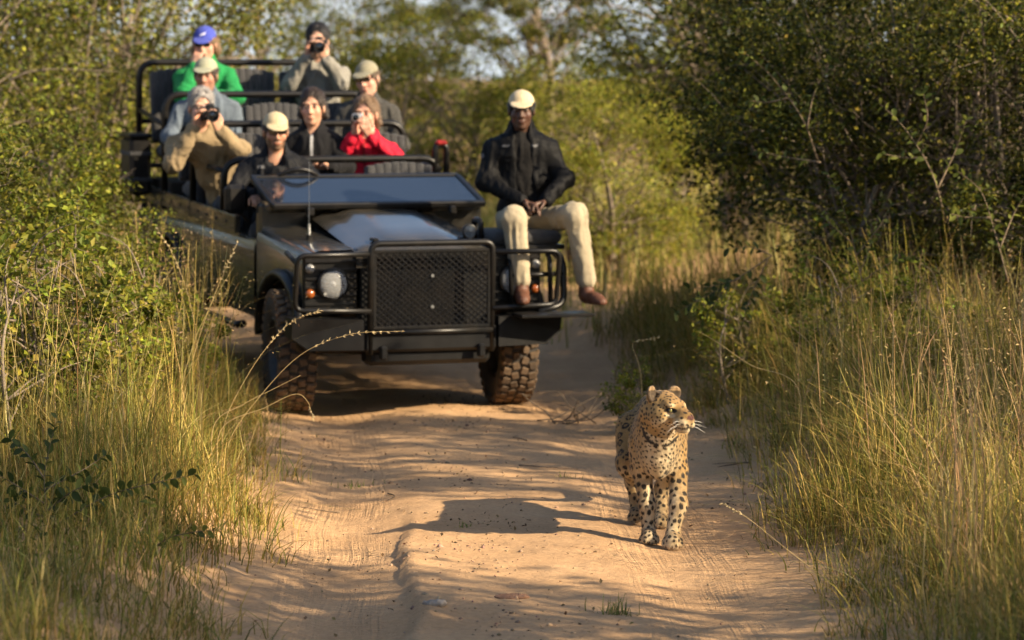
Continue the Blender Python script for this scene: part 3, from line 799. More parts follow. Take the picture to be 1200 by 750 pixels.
# --- windscreen folded forward on to the bonnet
A, Bp = Vector((0, 1.05, 1.485)), Vector((0, .44, 1.318))
ydir = (Bp - A).normalized(); L = (Bp - A).length
WM = Matrix.Translation((0, A.y, A.z)) @ Matrix.Rotation(math.atan2(A.z - Bp.z, A.y - Bp.y), 4, 'X')  # local -y runs down toward the front
ws = empty('windscreen', (0, 0, 0), (0, 0, 0), veh)
b = MB()
for y in (-.02, -L + .02): b.box((0, y, 0), (1.50, .045, .04), .008, M=WM)
for x in (-.735, .735): b.box((x, -L / 2, 0), (.045, L - .07, .04), .008, M=WM)
b.build('frame', M_BLACK, ws)
MB().box((0, -L / 2, .004), (1.42, L - .075, .008), .002, M=WM).build('pane', M_GLASS, ws)
for x in (-.5, .5): MB().box((x, .42, 1.285), (.05, .06, .06), .012).build('rest_pad', M_BLACK, ws)
for x in (-.70, .70): MB().tube([(x, 1.04, 1.48), (x, .95, 1.36), (x, .80, 1.33)], .018, 8).build('hinge_arm', M_BLACK, ws)

# --- grille guard, brush bars, bumper
gd = empty('grille_guard', (0, 0, 0), (0, 0, 0), veh)
GX, GZ0, GZ1, GY = .41, .600, 1.150, -.70
MB().tube(arc_path([(-GX, GY + .02, .44), (-GX, GY, GZ1), (GX, GY, GZ1), (GX, GY + .02, .44)], .06), .021, 10).build('hoop', M_BLACK, gd, smooth=True)
MB().tube([(-GX, GY, GZ0 - .02), (GX, GY, GZ0 - .02)], .02, 8).build('lower_bar', M_BLACK, gd, smooth=True)
# expanded metal: crossing strips make the diamonds
b = MB(); x0, x1, z0, z1 = -GX + .025, GX - .025, GZ0 + .01, GZ1 - .05
nx, nz = 17, 13; px_, pz_ = (x1 - x0) / nx, (z1 - z0) / nz
for i in range(nx):
    for j in range(nz):
        cx, cz = x0 + (i + .5) * px_, z0 + (j + .5) * pz_
        for (ax, az, bx_, bz) in ((-.5, 0, 0, .5), (0, .5, .5, 0), (.5, 0, 0, -.5), (0, -.5, -.5, 0)):
            b.tube([(cx + ax * px_, GY + .004, cz + az * pz_), (cx + bx_ * px_, GY + .004, cz + bz * pz_)], .0058, 4)
b.build('mesh_screen', M_BLACK, gd)['kind'] = 'stuff'
b = MB()
b.box(((x0 + x1) / 2, GY + .004, z0), (x1 - x0 + .02, .016, .02), .003); b.box(((x0 + x1) / 2, GY + .004, z1), (x1 - x0 + .02, .016, .02), .003)
for x in (x0, x1): b.box((x, GY + .004, (z0 + z1) / 2), (.02, .016, z1 - z0 - .024), .003)
b.build('screen_frame', M_BLACK, gd)
for z in (.74, .94): MB().tube([((x0 + x1) / 2, GY - .012, z), ((x0 + x1) / 2, GY + .002, z)], .011, 8).build('bolt', M_ALU, gd)
# radiator grille behind
b = MB(); b.box((0, -.52, .84), (.86, .04, .5), .01); b.build('radiator', M_STEEL, veh)
for sx in (-1, 1):
    e = sx * .885
    mb = MB().tube(arc_path([(sx * GX, GY, 1.085), (e, -.66, 1.08), (e, -.60, .725), (sx * GX, GY, .72)], .06), .017, 10)
    mb.tube([(e, -.65, 1.03), (e, -.40, 1.08)], .016, 8)
    mb.build('brush_bar', M_BLACK, gd, smooth=True)
bm_ = empty('front_bumper', (0, 0, 0), (0, 0, 0), veh)
b = MB(); b.box((0, -.60, .535), (.90, .19, .17), .02); b.box((0, -.57, .415), (.84, .16, .11), .03); b.build('centre_box', M_STEEL, bm_)
for sx in (-1, 1):
    P_ = [(sx * .455, -.70, .47), (sx * .455, -.70, .665), (sx * .91, -.64, .675), (sx * .91, -.62, .55), (sx * .80, -.64, .47)]
    Q_ = [(x, y + .18, z) for x, y, z in P_]; n = 5
    fs = [tuple(range(n)), tuple(range(n, 2 * n))[::-1]] + [(i, i + n, (i + 1) % n + n, (i + 1) % n) for i in range(n)]
    MB().add(P_ + Q_, fs).build('bumper_wing', M_STEEL, bm_)
for sx in (-1, 1): MB().box((sx * .33, -.715, .45), (.05, .05, .09), .012).build('tow_eye', M_STEEL, bm_)

# --- body side, sills, tub
for sx in (-1, 1):
    mb = MB(); prof = [(.80, .60), (.803, .70), (.803, 1.00), (.797, 1.045), (.78, 1.075), (.755, 1.092), (.72, 1.098)]
    rows = []
    for y in (.74, 1.5, 2.2, 2.72): rows.append([(sx * x, y, z) for x, z in prof])
    mb.grid(rows, flip=sx < 0)
    rows = []
    for k in range(13):   # over the rear wheel
        y = 2.72 + (3.78 - 2.72) * k / 12; zb = .60 + .33 * math.sqrt(max(0, 1 - ((y - 3.25) / .53) ** 2))
        rows.append([(sx * x, y, max(z, zb)) for x, z in prof])
    mb.grid(rows, flip=sx < 0)
    mb.grid([[(sx * x, y, z) for x, z in prof] for y in (3.78, 4.25)], flip=sx < 0)
    mb.build('side_panel', M_PAINTG, veh, ang=50)
    MB().box((sx * .76, 1.70, .585), (.07, 1.95, .07), .012).build('sill', M_BLACK, veh)
    MB().tube([(sx * .85, .85, .50), (sx * .87, .95, .485), (sx * .87, 2.35, .485), (sx * .85, 2.45, .50)], .026, 8).build('side_step', M_BLACK, veh, smooth=True)
    MB().box((sx * .775, 2.72, 1.105), (.02, 3.0, .11), .004, (R(1.2), 0, 0)).build('inner_panel', M_PAINT, veh)
    # upper capping rail with bolt heads
    cap = MB().box((sx * .80, 2.72, 1.185), (.045, 3.05, .12), .008, (R(1.2), 0, 0)).build('capping_rail', M_PAINT, veh)
    for k in range(10):
        y = 1.45 + k * .28
        MB().tube([(sx * .82, y, 1.185 + (y - 2.72) * .021), (sx * .829, y, 1.185 + (y - 2.72) * .021)], .012, 8).build('bolt', M_BLACK, cap)
    f = MB(); path = [(sx * .82, 3.25 - .55 * math.cos(math.pi * k / 12), .52 + .43 * math.sin(math.pi * k / 12)) for k in range(13)]
    f.tube(path, .03, 8).build('wheel_arch_flare', M_BLACK, veh, smooth=True)
b = MB(); b.box((0, 2.5, .72), (1.56, 3.5, .06), .01); b.box((0, 4.22, .85), (1.58, .06, .5), .012); b.build('tub_floor', M_DARK, veh)
b = MB()
for y, z in ((1.95, .92), (2.85, 1.10), (3.75, 1.33)): b.box((0, y + .05, (z + .72) / 2), (1.50, .72, z - .72 - .02), .01)
b.build('seat_platform', M_DARK, veh)

# --- seats in rows, each with ribbed back and cushion; head height climbs to the rear
def seat(parent, x, y, z, w=.46, hb=.62):
    s = empty('seat', (x, y, z), (0, 0, 0), parent)
    c = MB(); c.box((0, -.22, 0), (w, .46, .12), .04); c.build('cushion', M_SEAT, s, ang=60)
    T = Matrix.Translation((0, .06, .04)) @ Matrix.Rotation(R(-9), 4, 'X')
    k = MB(); n = 8
    for i in range(n): k.box((-w / 2 + (i + .5) * w / n, 0, hb / 2), (w / n + .004, .09, hb - .004 * (i - 3.5) ** 2), .010, M=T)
    k.build('backrest', M_SEAT, s, ang=60)
    MB().box((0, .05, hb / 2), (w - .04, .03, hb - .06), .012, M=T).build('back_shell', M_BLACK, s)
SEATS = [(-.46, 1.40, 1.00, .48, .42), (.46, 1.40, 1.00, .48, .52)]
for y, z in ((2.20, 1.10), (3.10, 1.29), (4.00, 1.53)):
    SEATS += [(x, y, z, .46, .60) for x in (-.52, .0, .52)]
for q in SEATS: seat(veh, *q)
# --- hoops behind each row (grab rails)
for y, z, w, tilt in ((1.62, 1.575, .79, .0), (2.50, 1.795, .80, 0), (3.42, 1.985, .80, 0), (4.32, 2.21, .80, 0)):
    MB().tube(arc_path([(-w, y + .04, 1.12), (-w, y, z), (w, y, z), (w, y + .04, 1.12)], .13), .026, 10).build('grab_rail', M_BLACK, veh, smooth=True)
for y0, z0_, y1, z1_ in ((1.62, 1.50, 2.5, 1.52), (2.5, 1.60, 3.42, 1.66), (3.42, 1.75, 4.32, 1.84)):
    for sx in (-1, 1): MB().tube([(sx * .80, y0, z0_), (sx * .80, y1, z1_)], .02, 8).build('side_rail', M_BLACK, veh, smooth=True)
for y, z in ((4.36, 1.75), (4.36, 1.40)): MB().tube([(-.80, y, z), (.80, y, z)], .02, 8).build('rear_rail', M_BLACK, veh, smooth=True)
MB().tube(arc_path([(-.42, 2.5, 1.15), (-.42, 2.5, 1.78)], .1), .02, 8).build('rail_post', M_BLACK, veh)
# upright handle with red end at the front passenger corner
h = empty('corner_handle', (.80, 1.62, 1.40), (0, 0, 0), veh)
MB().tube(arc_path([(-.035, 0, -.2), (-.035, 0, .27), (.05, 0, .27), (.05, 0, -.2)], .04), .024, 10).build('loop', M_BLACK, h, smooth=True)
MB().box((.005, -.01, .285), (.09, .05, .045), .018).build('red_cap', M_RED, h)
# black holder box on the rear flank
h = empty('side_locker', (-.90, 4.0, 1.42), (0, 0, 0), veh)
MB().box((0, 0, 0), (.17, .36, .44), .03).build('case', M_BLACK, h)
MB().box((0, 0, .235), (.18, .37, .035), .012).build('lid', M_BLACK, h)
for z in (-.1, .1): MB().box((0, -.004, z), (.176, .372, .03), .004).build('strap', M_SEAT, h)
MB().tube([(-.80, 4.1, 1.2), (-.86, 4.02, .95), (-.83, 3.95, .8)], .022, 8).build('bracket', M_BLACK, veh)
# exterior mirror folded back beside the driver
h = empty('door_mirror', (-.86, 1.02, 1.34), (0, 0, R(14)), veh)
MB().box((0, 0, 0), (.17, .07, .20), .03).build('housing', M_BLACK, h)
MB().box((0, .037, 0), (.14, .008, .165), .003).build('glass', M_GLASS, h)
MB().tube([(.03, .01, -.09), (.10, 0, -.16)], .012, 8).build('arm', M_BLACK, h)
# steering wheel
T = Matrix.Translation((-.42, 1.10, 1.37)) @ Matrix.Rotation(R(-58), 4, 'X')
sw = empty('steering_wheel', (0, 0, 0), (0, 0, 0), veh)
MB().tube([(.20 * math.cos(t * math.pi / 14), .20 * math.sin(t * math.pi / 14), 0) for t in range(28)], .016, 8, T, closed=True).build('rim', M_BLACK, sw, smooth=True)
b = MB(); b.lathe([(.001, .02), (.05, .015), (.05, -.02), (.001, -.03)], 16, T @ Matrix.Rotation(math.pi / 2, 4, 'Y'))
for k in range(3): a = math.pi / 2 + k * 2 * math.pi / 3; b.tube([(.04 * math.cos(a), .04 * math.sin(a), 0), (.195 * math.cos(a), .195 * math.sin(a), 0)], .011, 6, T)
b.tube([(0, 0, -.01), (0, 0, -.3)], .02, 8, T)
b.build('hub', M_BLACK, sw)
# aerial on the wing
an = empty('aerial', (-.63, -.02, 1.135), (0, 0, 0), veh)
MB().tube([(0, 0, -.02), (0, 0, .03)], .022, 10).build('base', M_BLACK, an); MB().tube([(0, 0, .03), (0, 0, .10)], .009, 8).build('spring', M_ALU, an)
MB().tube([(0, 0, .10), (.004, .01, .52)], [.0022, .0012], 5).build('whip', M_ALU, an)

# --- tracker's seat on the front wing, with frame and foot plate
ts = empty('tracker_seat', (.70, -.33, 1.10), (0, 0, 0), veh)
MB().box((.02, .03, .055), (.48, .44, .085), .03).build('cushion', M_SEAT, ts, ang=60)
MB().box((.02, .03, -.005), (.50, .46, .03), .006).build('base_plate', M_BLACK, ts)
f = MB()
for x in (-.12, .15): f.tube(arc_path([(x, -.16, -.03), (x, -.24, -.08), (x, -.26, -.42)], .06), .017, 8)
f.tube(arc_path([(.24, .05, -.03), (.25, -.1, -.05), (.25, -.22, -.10), (.25, -.24, -.38), (.05, -.30, -.42)], .07), .022, 10)
f.tube([(-.12, -.25, -.18), (.25, -.23, -.18)], .016, 8)
f.build('frame', M_BLACK, ts, smooth=True)
MB().box((.10, -.44, -.425), (.50, .20, .022), .005).build('foot_plate', M_BLACK, ts)
MB().tube(arc_path([(-.24, .16, -.02), (-.24, .16, .16), (-.24, .02, .16), (-.24, .02, -.02)], .04), .02, 8).build('grab_handle', M_BLACK, ts, smooth=True)
MB().tube(arc_path([(.27, .16, -.02), (.27, .16, .13), (.27, .02, .13), (.27, .02, -.02)], .04), .02, 8).build('arm_rest', M_BLACK, ts, smooth=True)
# spot lamp on the wing beside the seat
T = Matrix.Translation((.335, -.44, 1.20)) @ Matrix.Rotation(-math.pi / 2, 4, 'Z')
sl_ = empty('spot_lamp', (0, 0, 0), (0, 0, 0), veh)
MB().lathe([(.001, -.07), (.035, -.06), (.05, 0), (.05, .02), (.042, .022)], 18, T).build('housing', M_BLACK, sl_, smooth=True)
MB().lathe([(.044, .018), (.001, .022)], 18, T).build('lens', M_GLASS, sl_); MB().tube([(.335, -.42, 1.10), (.335, -.42, 1.16)], .012, 8).build('bracket', M_BLACK, sl_)
# ------------------------------------------------------------------ people
M_SKIN = mat_attr('skin', rough=.5, spec=.4, vary=.08, sss=.08)
M_HAIR = mat_attr('hair', rough=.45, spec=.5, vary=.3, bump_s=.5, bump_scale=180)
M_CLOTH = mat_attr('woven_cloth', rough=.85, spec=.2, vary=.12, bump_s=.35, bump_scale=260, sheen=.05)
M_SHELL = mat_attr('shell_jacket_cloth', rough=.62, spec=.12, vary=.12, bump_s=.25, bump_scale=150)
M_LEATHER = mat_attr('boot_leather', rough=.55, spec=.4, vary=.3, bump_s=.3, bump_scale=120)
M_SHADES, _nt, _b = principled('dark_lens'); _b.inputs['Base Color'].default_value = (.008, .008, .01, 1); _b.inputs['Roughness'].default_value = .08; _b.inputs['Coat Weight'].default_value = 1
M_CAMBODY = mat('camera_black', (.012, .012, .013), (.02, .02, .021), rough=.42, bump_s=.2, bump_scale=400)
M_SILVER = mat('camera_silver', (.55, .55, .56), (.48, .48, .5), rough=.3, metal=.7)

def V3(*a): return np.array(a, float)

def hand(S, w, d, pn, k=.008, curl=.6, spread=1., thumb=1, s=1.):
    """palm, four unequal bent fingers and a thumb leaving the side of the palm"""
    d = V3(*d); d /= np.linalg.norm(d); pn = V3(*pn); pn = pn - d * pn.dot(d); pn /= np.linalg.norm(pn)
    sd = np.cross(d, pn); w = V3(*w)
    for t in (-.024, -.008, .008, .024): S.cone(w + d * .012 * s + sd * t * .7 * s, w + d * .082 * s + sd * t * 1.15 * s, .015 * s, .0125 * s, .014)
    for i, (t, ln) in enumerate(((-.030, .92), (-.010, 1.05), (.010, 1.0), (.030, .78))):
        p = w + d * .085 * s + sd * t * s * spread; a = 0; q = [p]
        for j, seg in enumerate((.040, .026, .021)):
            a += curl * (.75 + .2 * j)
            p = p + (d * math.cos(a) + pn * math.sin(a)) * seg * ln * s; q.append(p)
        S.chain(q, [.0098 * s, .0092 * s, .0086 * s, .0078 * s], .003)
    b = w + d * .028 * s + sd * thumb * -.032 * s
    S.chain([w + d * .01 * s, b, b + (d * .6 - sd * thumb * .6 + pn * .5) * .034 * s, b + (d * 1.25 - sd * thumb * .5 + pn * .95) * .046 * s], [.014 * s, .0125 * s, .0105 * s, .0088 * s], .006)

def finish(name, S, parent, m, col, wr=0., wsc=14, seed=0, sm=1, aniso=(1, 1, 1), colf=None):
    V, Q = S.nets(); V = lap(V, Q, sm)
    if wr:
        N = vert_normals(V, Q); p = V * np.array(aniso)
        p2 = p + .035 * np.stack([vnoise(p, wsc * .6, seed + q) for q in (5, 6, 7)], 1)
        n = .5 * vnoise(p2, wsc, seed) - 1.1 * (np.abs(vnoise(p2 * [1, 1, .55], wsc * 1.6, seed + 1)) - .3) - .5 * (np.abs(vnoise(p2, wsc * 3.1, seed + 2)) - .3)
        V = V + N * (wr * n)[:, None]
    C = np.tile(np.array(col, float), (len(V), 1))
    if colf is not None: C = colf(V, C)
    me = np_mesh(name, V, Q, C); return link(name, me, parent, m)

def person(label, u, v, D, P):
    """P: pose and clothing. Joints are given relative to the head centre as dx, dy, dz (y away from the viewer)."""
    hs = P.get('hs', 1.06); rz = P.get('yaw', 0.); sd = P.get('seed', 1)
    hip = V3(*P.get('hip', (0, .06, -.76)))            # hips seen from the head
    H = -hip                                           # head centre in the local frame (origin at the hips)
    hw = at(u, v, D); Rm = Matrix.Rotation(rz, 3, 'Z')
    root = empty('person', hw - Rm @ Vector(H), (0, 0, rz)); tag(root, label, 'person', P.get('group', 'people in the safari vehicle'))
    J = lambda q: V3(*q) + H
    HM = Euler(P.get('face', (0, 0, 0)), 'ZXY').to_matrix() if False else (Matrix.Rotation(P.get('turn', 0), 3, 'Z') @ Matrix.Rotation(P.get('tilt', 0), 3, 'Y') @ Matrix.Rotation(P.get('nod', 0), 3, 'X'))
    HA = np.array(HM)
    hp = lambda *q: H + HA @ (V3(*q) * hs)
    neck = H + V3(0, .03, -.155 * hs); lean = neck.copy(); lean[2] = 0
    def sp(t): return V3(lean[0] * t ** 1.3, lean[1] * t ** 1.3, neck[2] * t)      # the spine from hips to neck
    wd = P.get('build', 1.0)
    sh = [J(P['shL']) if 'shL' in P else neck + V3(-.168 * wd, .02, -.105), J(P['shR']) if 'shR' in P else neck + V3(.168 * wd, .02, -.105)]
    el = [J(P.get('elL', (-.26, -.02, -.50))), J(P.get('elR', (.26, -.02, -.50)))]
    wr = [J(P.get('wrL', (-.16, -.24, -.56))), J(P.get('wrR', (.16, -.24, -.56)))]
    hpj = [V3(-.10, 0, .02), V3(.10, 0, .02)]
    kn = [J(P['knL']) if 'knL' in P else V3(-.13, -.42, .06), J(P['knR']) if 'knR' in P else V3(.13, -.42, .06)]
    an = [J(P['anL']) if 'anL' in P else V3(-.13, -.40, -.32), J(P['anR']) if 'anR' in P else V3(.13, -.40, -.32)]
    pts = np.array([H, H + .16, H - .16, *sh, *el, *wr, *hpj, *kn, *an]); lo = pts.min(0) - .17; hi = pts.max(0) + .17
    skin = V3(*P.get('skin', (.50, .30, .21)))
    # body: one continuous surface
    S = SDF(lo, hi, .0075)
    S.ell(sp(.75), (.135 * wd, .085, .17), k=.05); S.ell(sp(.4), (.12 * wd, .085, .16), k=.05); S.ell(sp(.1), (.13 * wd, .09, .11), k=.05)
    for i in (0, 1):
        S.chain([neck + (sh[i] - neck) * .5 + V3(0, 0, .0), sh[i], el[i], wr[i]], [.05, .048, .036, .026], .03)
        S.chain([hpj[i], kn[i], an[i]], [.07, .05, .036], .03)
    S.cone(neck + V3(0, .01, -.03), hp(0, .02, -.05), .062 * hs, .055 * hs, .03)
    S.ell(hp(0, .018, .035), V3(.074, .095, .088) * hs, HM, .02); S.ell(hp(0, -.022, -.045), V3(.060, .070, .080) * hs, HM, .025)
    S.ell(hp(0, -.068, -.098), V3(.026, .022, .020) * hs, HM, .02)
    for sx in (-1, 1):
        S.ell(hp(sx * .040, -.058, -.028), V3(.024, .026, .028) * hs, HM, .02)
        S.ell(hp(sx * .077, .012, -.008), V3(.010, .020, .034) * hs, HM, .006)
        S.ell(hp(sx * .030, -.081, .030), V3(.027, .014, .010) * hs, HM, .012)
    S.cone(hp(0, -.086, .018), hp(0, -.112, -.030), .0095 * hs, .0150 * hs, .012)
    for sx in (-1, 1):
        S.ell(hp(sx * .012, -.098, -.034), V3(.010, .010, .009) * hs, HM, .008)
        S.ell(hp(sx * .031, -.101, .010), V3(.017, .013, .0095) * hs, HM, .008, 'sub')
        S.ell(hp(sx * .031, -.078, .009), V3(.0135, .0135, .0125) * hs, HM, .003)
    S.ell(hp(0, -.090, -.062), V3(.026, .012, .0062) * hs, HM, .006); S.ell(hp(0, -.089, -.074), V3(.022, .012, .0072) * hs, HM, .006)
    hd = P.get('hands', [dict(d=(0, -1, -.1), pn=(0, 0, -1), curl=.4, thumb=1), dict(d=(0, -1, -.1), pn=(0, 0, -1), curl=.4, thumb=-1)])
    for i in (0, 1): hand(S, wr[i], hd[i]['d'], hd[i]['pn'], curl=hd[i].get('curl', .5), thumb=hd[i].get('thumb', 1))
    brow = V3(*P.get('browc', (.06, .04, .03))); beard = P.get('beard')
    def face(V, C):
        L = (V - H) @ HA / hs
        tone = 1 + .10 * vnoise(L, 30, sd); C = C * tone[:, None]
        fr = L[:, 1] < -.02
        ck = np.exp(-((np.abs(L[:, 0]) - .042) ** 2 + (L[:, 2] + .03) ** 2) / .0006) * fr
        C = C * (1 - ck[:, None] * np.array([-.08, .12, .12]))
        def blob(c, r, soft=.3):
            d = np.sqrt((((L * [1, 1, 1] - c) / r) ** 2).sum(1)); return 1 - sstep(1 - soft, 1 + soft, d)
        def mixc(C, w, c): return C * (1 - w[:, None]) + np.array(c) * w[:, None]
        for sx in (-1, 1):
            C = mixc(C, .5 * blob((sx * .031, -.088, .010), (.020, .03, .013)), C * 0 + skin * .45)
            C = mixc(C, .85 * blob((sx * .031, -.092, .009), (.013, .03, .0058)), (.42, .40, .37))
            C = mixc(C, blob((sx * .031, -.092, .009), (.0062, .03, .0065)), (.025, .016, .01))
            C = mixc(C, .8 * blob((sx * .031, -.092, .030), (.023, .03, .0052)), brow)
        C = mixc(C, .75 * blob((0, -.095, -.067), (.026, .03, .011)), skin * [.85, .55, .52])
        C = mixc(C, .7 * blob((0, -.1, -.0675), (.024, .03, .0022)), skin * .3)
        if beard:
            w = np.maximum(blob((0, -.085, -.098), (.045, .06, .030)), np.maximum(blob((0, -.1, -.052), (.034, .04, .009)), np.maximum(blob((.05, -.04, -.07), (.022, .05, .045)), blob((-.05, -.04, -.07), (.022, .05, .045)))))
            w = w * (1 - blob((0, -.1, -.068), (.020, .03, .007))); C = mixc(C, .85 * w, beard)
        for i in (0, 1):   # knuckle tone on the hands
            dh = np.linalg.norm(V - wr[i], axis=1); C = np.where((dh < .2)[:, None], C * (1 + .12 * vnoise(V, 55, 3))[:, None], C)
        return np.clip(C, .004, .9)
    finish('body', S, root, M_SKIN, skin, 0, sm=1, colf=face)
    # upper garment
    tc = V3(*P['top']); fat = P.get('fat', .0)
    S = SDF(lo, hi, .0095)
    S.ell(sp(.80), (.175 * wd + fat, .112 + fat, .15), k=.06); S.ell(sp(.50), (.160 * wd + fat, .118 + fat, .17), k=.06); S.ell(sp(.18), (.158 * wd + fat, .122 + fat, .13), k=.05)
    for i in (0, 1):
        w2 = el[i] + (wr[i] - el[i]) * .93
        S.chain([neck + (sh[i] - neck) * .35 + V3(0, 0, -.01), sh[i], el[i], w2], [.058 + fat * .3, .064 + fat * .35, .053 + fat * .4, .042 + fat * .4], .045)
    cl = P.get('collar', .035)
    if cl: S.cone(neck + V3(0, .012, -.04), neck + V3(0, .014, cl - .01), .086 + fat * .5, .082 + fat * .4, .03)
    if P.get('open'):
        fr = lambda t: sp(t) + V3(0, -(.125 + fat), 0)
        S.chain([fr(1.05), fr(.8), fr(.5), fr(.2), fr(-.1)], [.075, .060, .058, .062, .08], .012, 'sub')
        S.cone(neck + V3(0, -.06, .10), neck + V3(0, -.09, -.03), .055, .045, .012, 'sub')
    else:
        S.cone(neck + V3(0, -.03, .09), neck + V3(0, -.10, -.02), .056, P.get('vneck', .028), .012, 'sub')
    zip_ = P.get('zip')
    def clothcol(V, C):
        C = C * (1 + .10 * vnoise(V, 9, sd + 3))[:, None]
        if zip_:
            d = np.abs(V[:, 0] - lean[0] * np.clip(V[:, 2] / neck[2], 0, 1) ** 1.3); w = (d < .006) & (V[:, 1] < lean[1] * .5 - .02)
            C = np.where(w[:, None], np.array(zip_), C)
        for mx_, mz_, mw, mh in P.get('marks', []):   # small pale emblems sewn on
            w = (np.abs(V[:, 0] - H[0] - mx_) < mw) & (np.abs(V[:, 2] - H[2] - mz_) < mh) & (V[:, 1] < H[1] + .06)
            C = np.where(w[:, None], np.array([.11, .11, .115]), C)
        return np.clip(C, .003, .9)
    finish(P.get('topname', 'jacket'), S, root, P.get('topmat', M_CLOTH), tc, P.get('wr', .010) * 1.5, 12, sd, 1, (1, 1, .75), clothcol)
    if P.get('open') or P.get('inner') is not None:
        S = SDF(lo, hi, .0095)
        S.ell(sp(.80), (.150 * wd, .100 + fat, .15), k=.06); S.ell(sp(.50), (.145 * wd, .108 + fat, .17), k=.06); S.ell(sp(.18), (.14 * wd, .112 + fat, .13), k=.05)
        S.cone(neck + V3(0, .0, -.05), neck + V3(0, .005, .022), .074, .066, .02)
        finish('shirt', S, root, M_CLOTH, P.get('inner', (.02, .02, .02)), .009, 13, sd + 9)
    # trousers and shoes
    S = SDF(lo, hi, .0105); pc = P.get('trousers', (.05, .05, .055))
    S.ell((0, .01, .05), (.165 * wd, .13, .115), k=.05)
    for i in (0, 1): S.chain([hpj[i], kn[i] + V3(0, .01, .0), an[i] + V3(0, .01, .02)], [.094, .077, .067], .05)
    finish('trousers', S, root, M_CLOTH, pc, .011, 12, sd + 4, 1, (1, 1, .6), lambda V, C: C * (1 + .12 * vnoise(V, 8, 5))[:, None])
    for i in (0, 1):
        a = an[i]; t = P.get('toe', (V3(0, -1, 0), V3(0, -1, 0)))[i]; t = V3(*t) / np.linalg.norm(t)
        S = SDF(a - V3(.22, .24, .17), a + V3(.22, .24, .12), .008)
        S.cone(a + V3(0, .01, .03), a + V3(0, .012, -.07), .050, .050, .02); S.cone(a + V3(0, .012, -.09), a + t * .13 + V3(0, 0, -.098), .045, .042, .03)
        S.cone(a + t * .10 + V3(0, 0, -.095), a + t * .165 + V3(0, 0, -.105), .045, .036, .02)
        S.plane(a + V3(0, 0, -.135), (0, 0, -1))
        finish('boot', S, root, M_LEATHER, P.get('boots', (.06, .04, .03)), .003, 30, 3)
    # hair
    if P.get('hair') is not None:
        hc = V3(*P['hair']); S = SDF(H - .22, H + .22, .007); ln = P.get('long', 0)
        S.ell(hp(0, .024, .045), V3(.084, .104, .094) * hs, HM, .02)
        if ln:
            for sx in (-1, 1): S.chain([hp(sx * .070, .035, .02), hp(sx * .080, .038, -.05), hp(sx * .074, .035, -.06 - ln)], [.024, .022, .016], .025)
            S.ell(hp(0, .07, -.03), V3(.075, .05, .10) * hs, HM, .03)
        else: S.ell(hp(0, .065, -.02), V3(.072, .045, .062) * hs, HM, .02)
        S.ell(hp(0, -.090, -.050), V3(.066, .088, .134) * hs, HM, .010, 'sub'); S.cone(hp(-.08, -.08, -.06), hp(.08, -.08, -.06), .062 * hs, .062 * hs, .01, 'sub')
        if P.get('cap') is not None: S.plane(hp(0, .02, .048), tuple(HM @ Vector((0, .1, 1))))
        Vh, Qh = S.nets(); Vh = lap(Vh, Qh, 1); Nh = vert_normals(Vh, Qh)
        Vh = Vh + Nh * (.007 * vnoise(Vh * [1, 1, .5], 45, sd) + .004 * vnoise(Vh * [1, 1, .3], 110, sd + 1))[:, None]
        Ch = hc * (1 + .4 * vnoise(Vh * [1, 1, .3], 120, 7))[:, None]
        rgh = np.random.default_rng(sd); ns = 3200; ii = rgh.integers(0, len(Vh), ns)      # loose strands break up the outline
        fl = (Vh[ii] - hp(0, -.03, .10)) * [1, 1, .5] + [0, 0, -.05 - .6 * ln]; fl += rgh.normal(size=fl.shape) * .03; fl /= np.linalg.norm(fl, axis=1)[:, None] + 1e-9
        fl -= Nh[ii] * (fl * Nh[ii]).sum(1)[:, None] * .8; sl_n = np.cross(fl, Nh[ii]); L_ = rgh.uniform(.018, .042, ns)[:, None]
        Vs = np.stack([Vh[ii] - sl_n * .0022, Vh[ii] + sl_n * .0022, Vh[ii] + fl * L_ + Nh[ii] * L_ * .22], 1).reshape(-1, 3)
        if P.get('cap') is not None: Vs = np.where((((Vs - H) @ HA / hs)[:, 2] > .05)[:, None], Vh[np.repeat(ii, 3)], Vs)
        me_ = np_mesh('hair', np.concatenate([Vh, Vs]), [Qh, np.arange(ns * 3).reshape(-1, 3) + len(Vh)], np.clip(np.concatenate([Ch, np.repeat(hc * rgh.uniform(.6, 1.5, (ns, 1)), 3, 0)]), .004, .9))
        link('hair', me_, root, M_HAIR)
    # cap
    if P.get('cap') is not None:
        cc = V3(*P['cap']); S = SDF(H - .27, H + .25, .0065); ct = P.get('captilt', 0.)
        CM = HM @ Matrix.Rotation(ct, 3, 'X'); CA = np.array(CM); cp = lambda *q: H + CA @ (V3(*q) * hs)
        S.ell(cp(0, .018, .045), V3(.083, .103, .082) * hs, CM, .0)
        S.plane(cp(0, .018, .043), tuple(CM @ Vector((0, .10, -1))))
        T = SDF(H - .27, H + .25, .0065)
        BM = CM @ Matrix.Rotation(R(9), 3, 'X'); T.ell(cp(0, -.082, .050), V3(.075, .106, .0085) * hs, BM, 0); T.plane(cp(0, -.045, .03), tuple(CM @ Vector((0, 1, 0))))
        S.F = S._smin(S.F, T.F, .006); S.ell(cp(0, .018, .126), V3(.010, .010, .006) * hs, CM, .004)
        mark = P.get('mark')
        def capcol(V, C):
            L = (V - H) @ CA / hs
            seam = np.abs(np.abs(L[:, 0]) - .0) < .0025
            C = C * np.where(seam & (L[:, 2] > .05), .8, 1)[:, None]
            C = C * (1 + .05 * vnoise(V, 40, 2))[:, None]
            if mark: # small pale stitched emblem on the front
                d = np.abs(L[:, 2] - .083 - .35 * (L[:, 0] - .0)); w = (d < .006) & (np.abs(L[:, 0]) < .02) & (L[:, 1] < -.03)
                C = np.where(w[:, None], np.array(mark), C)
            return C
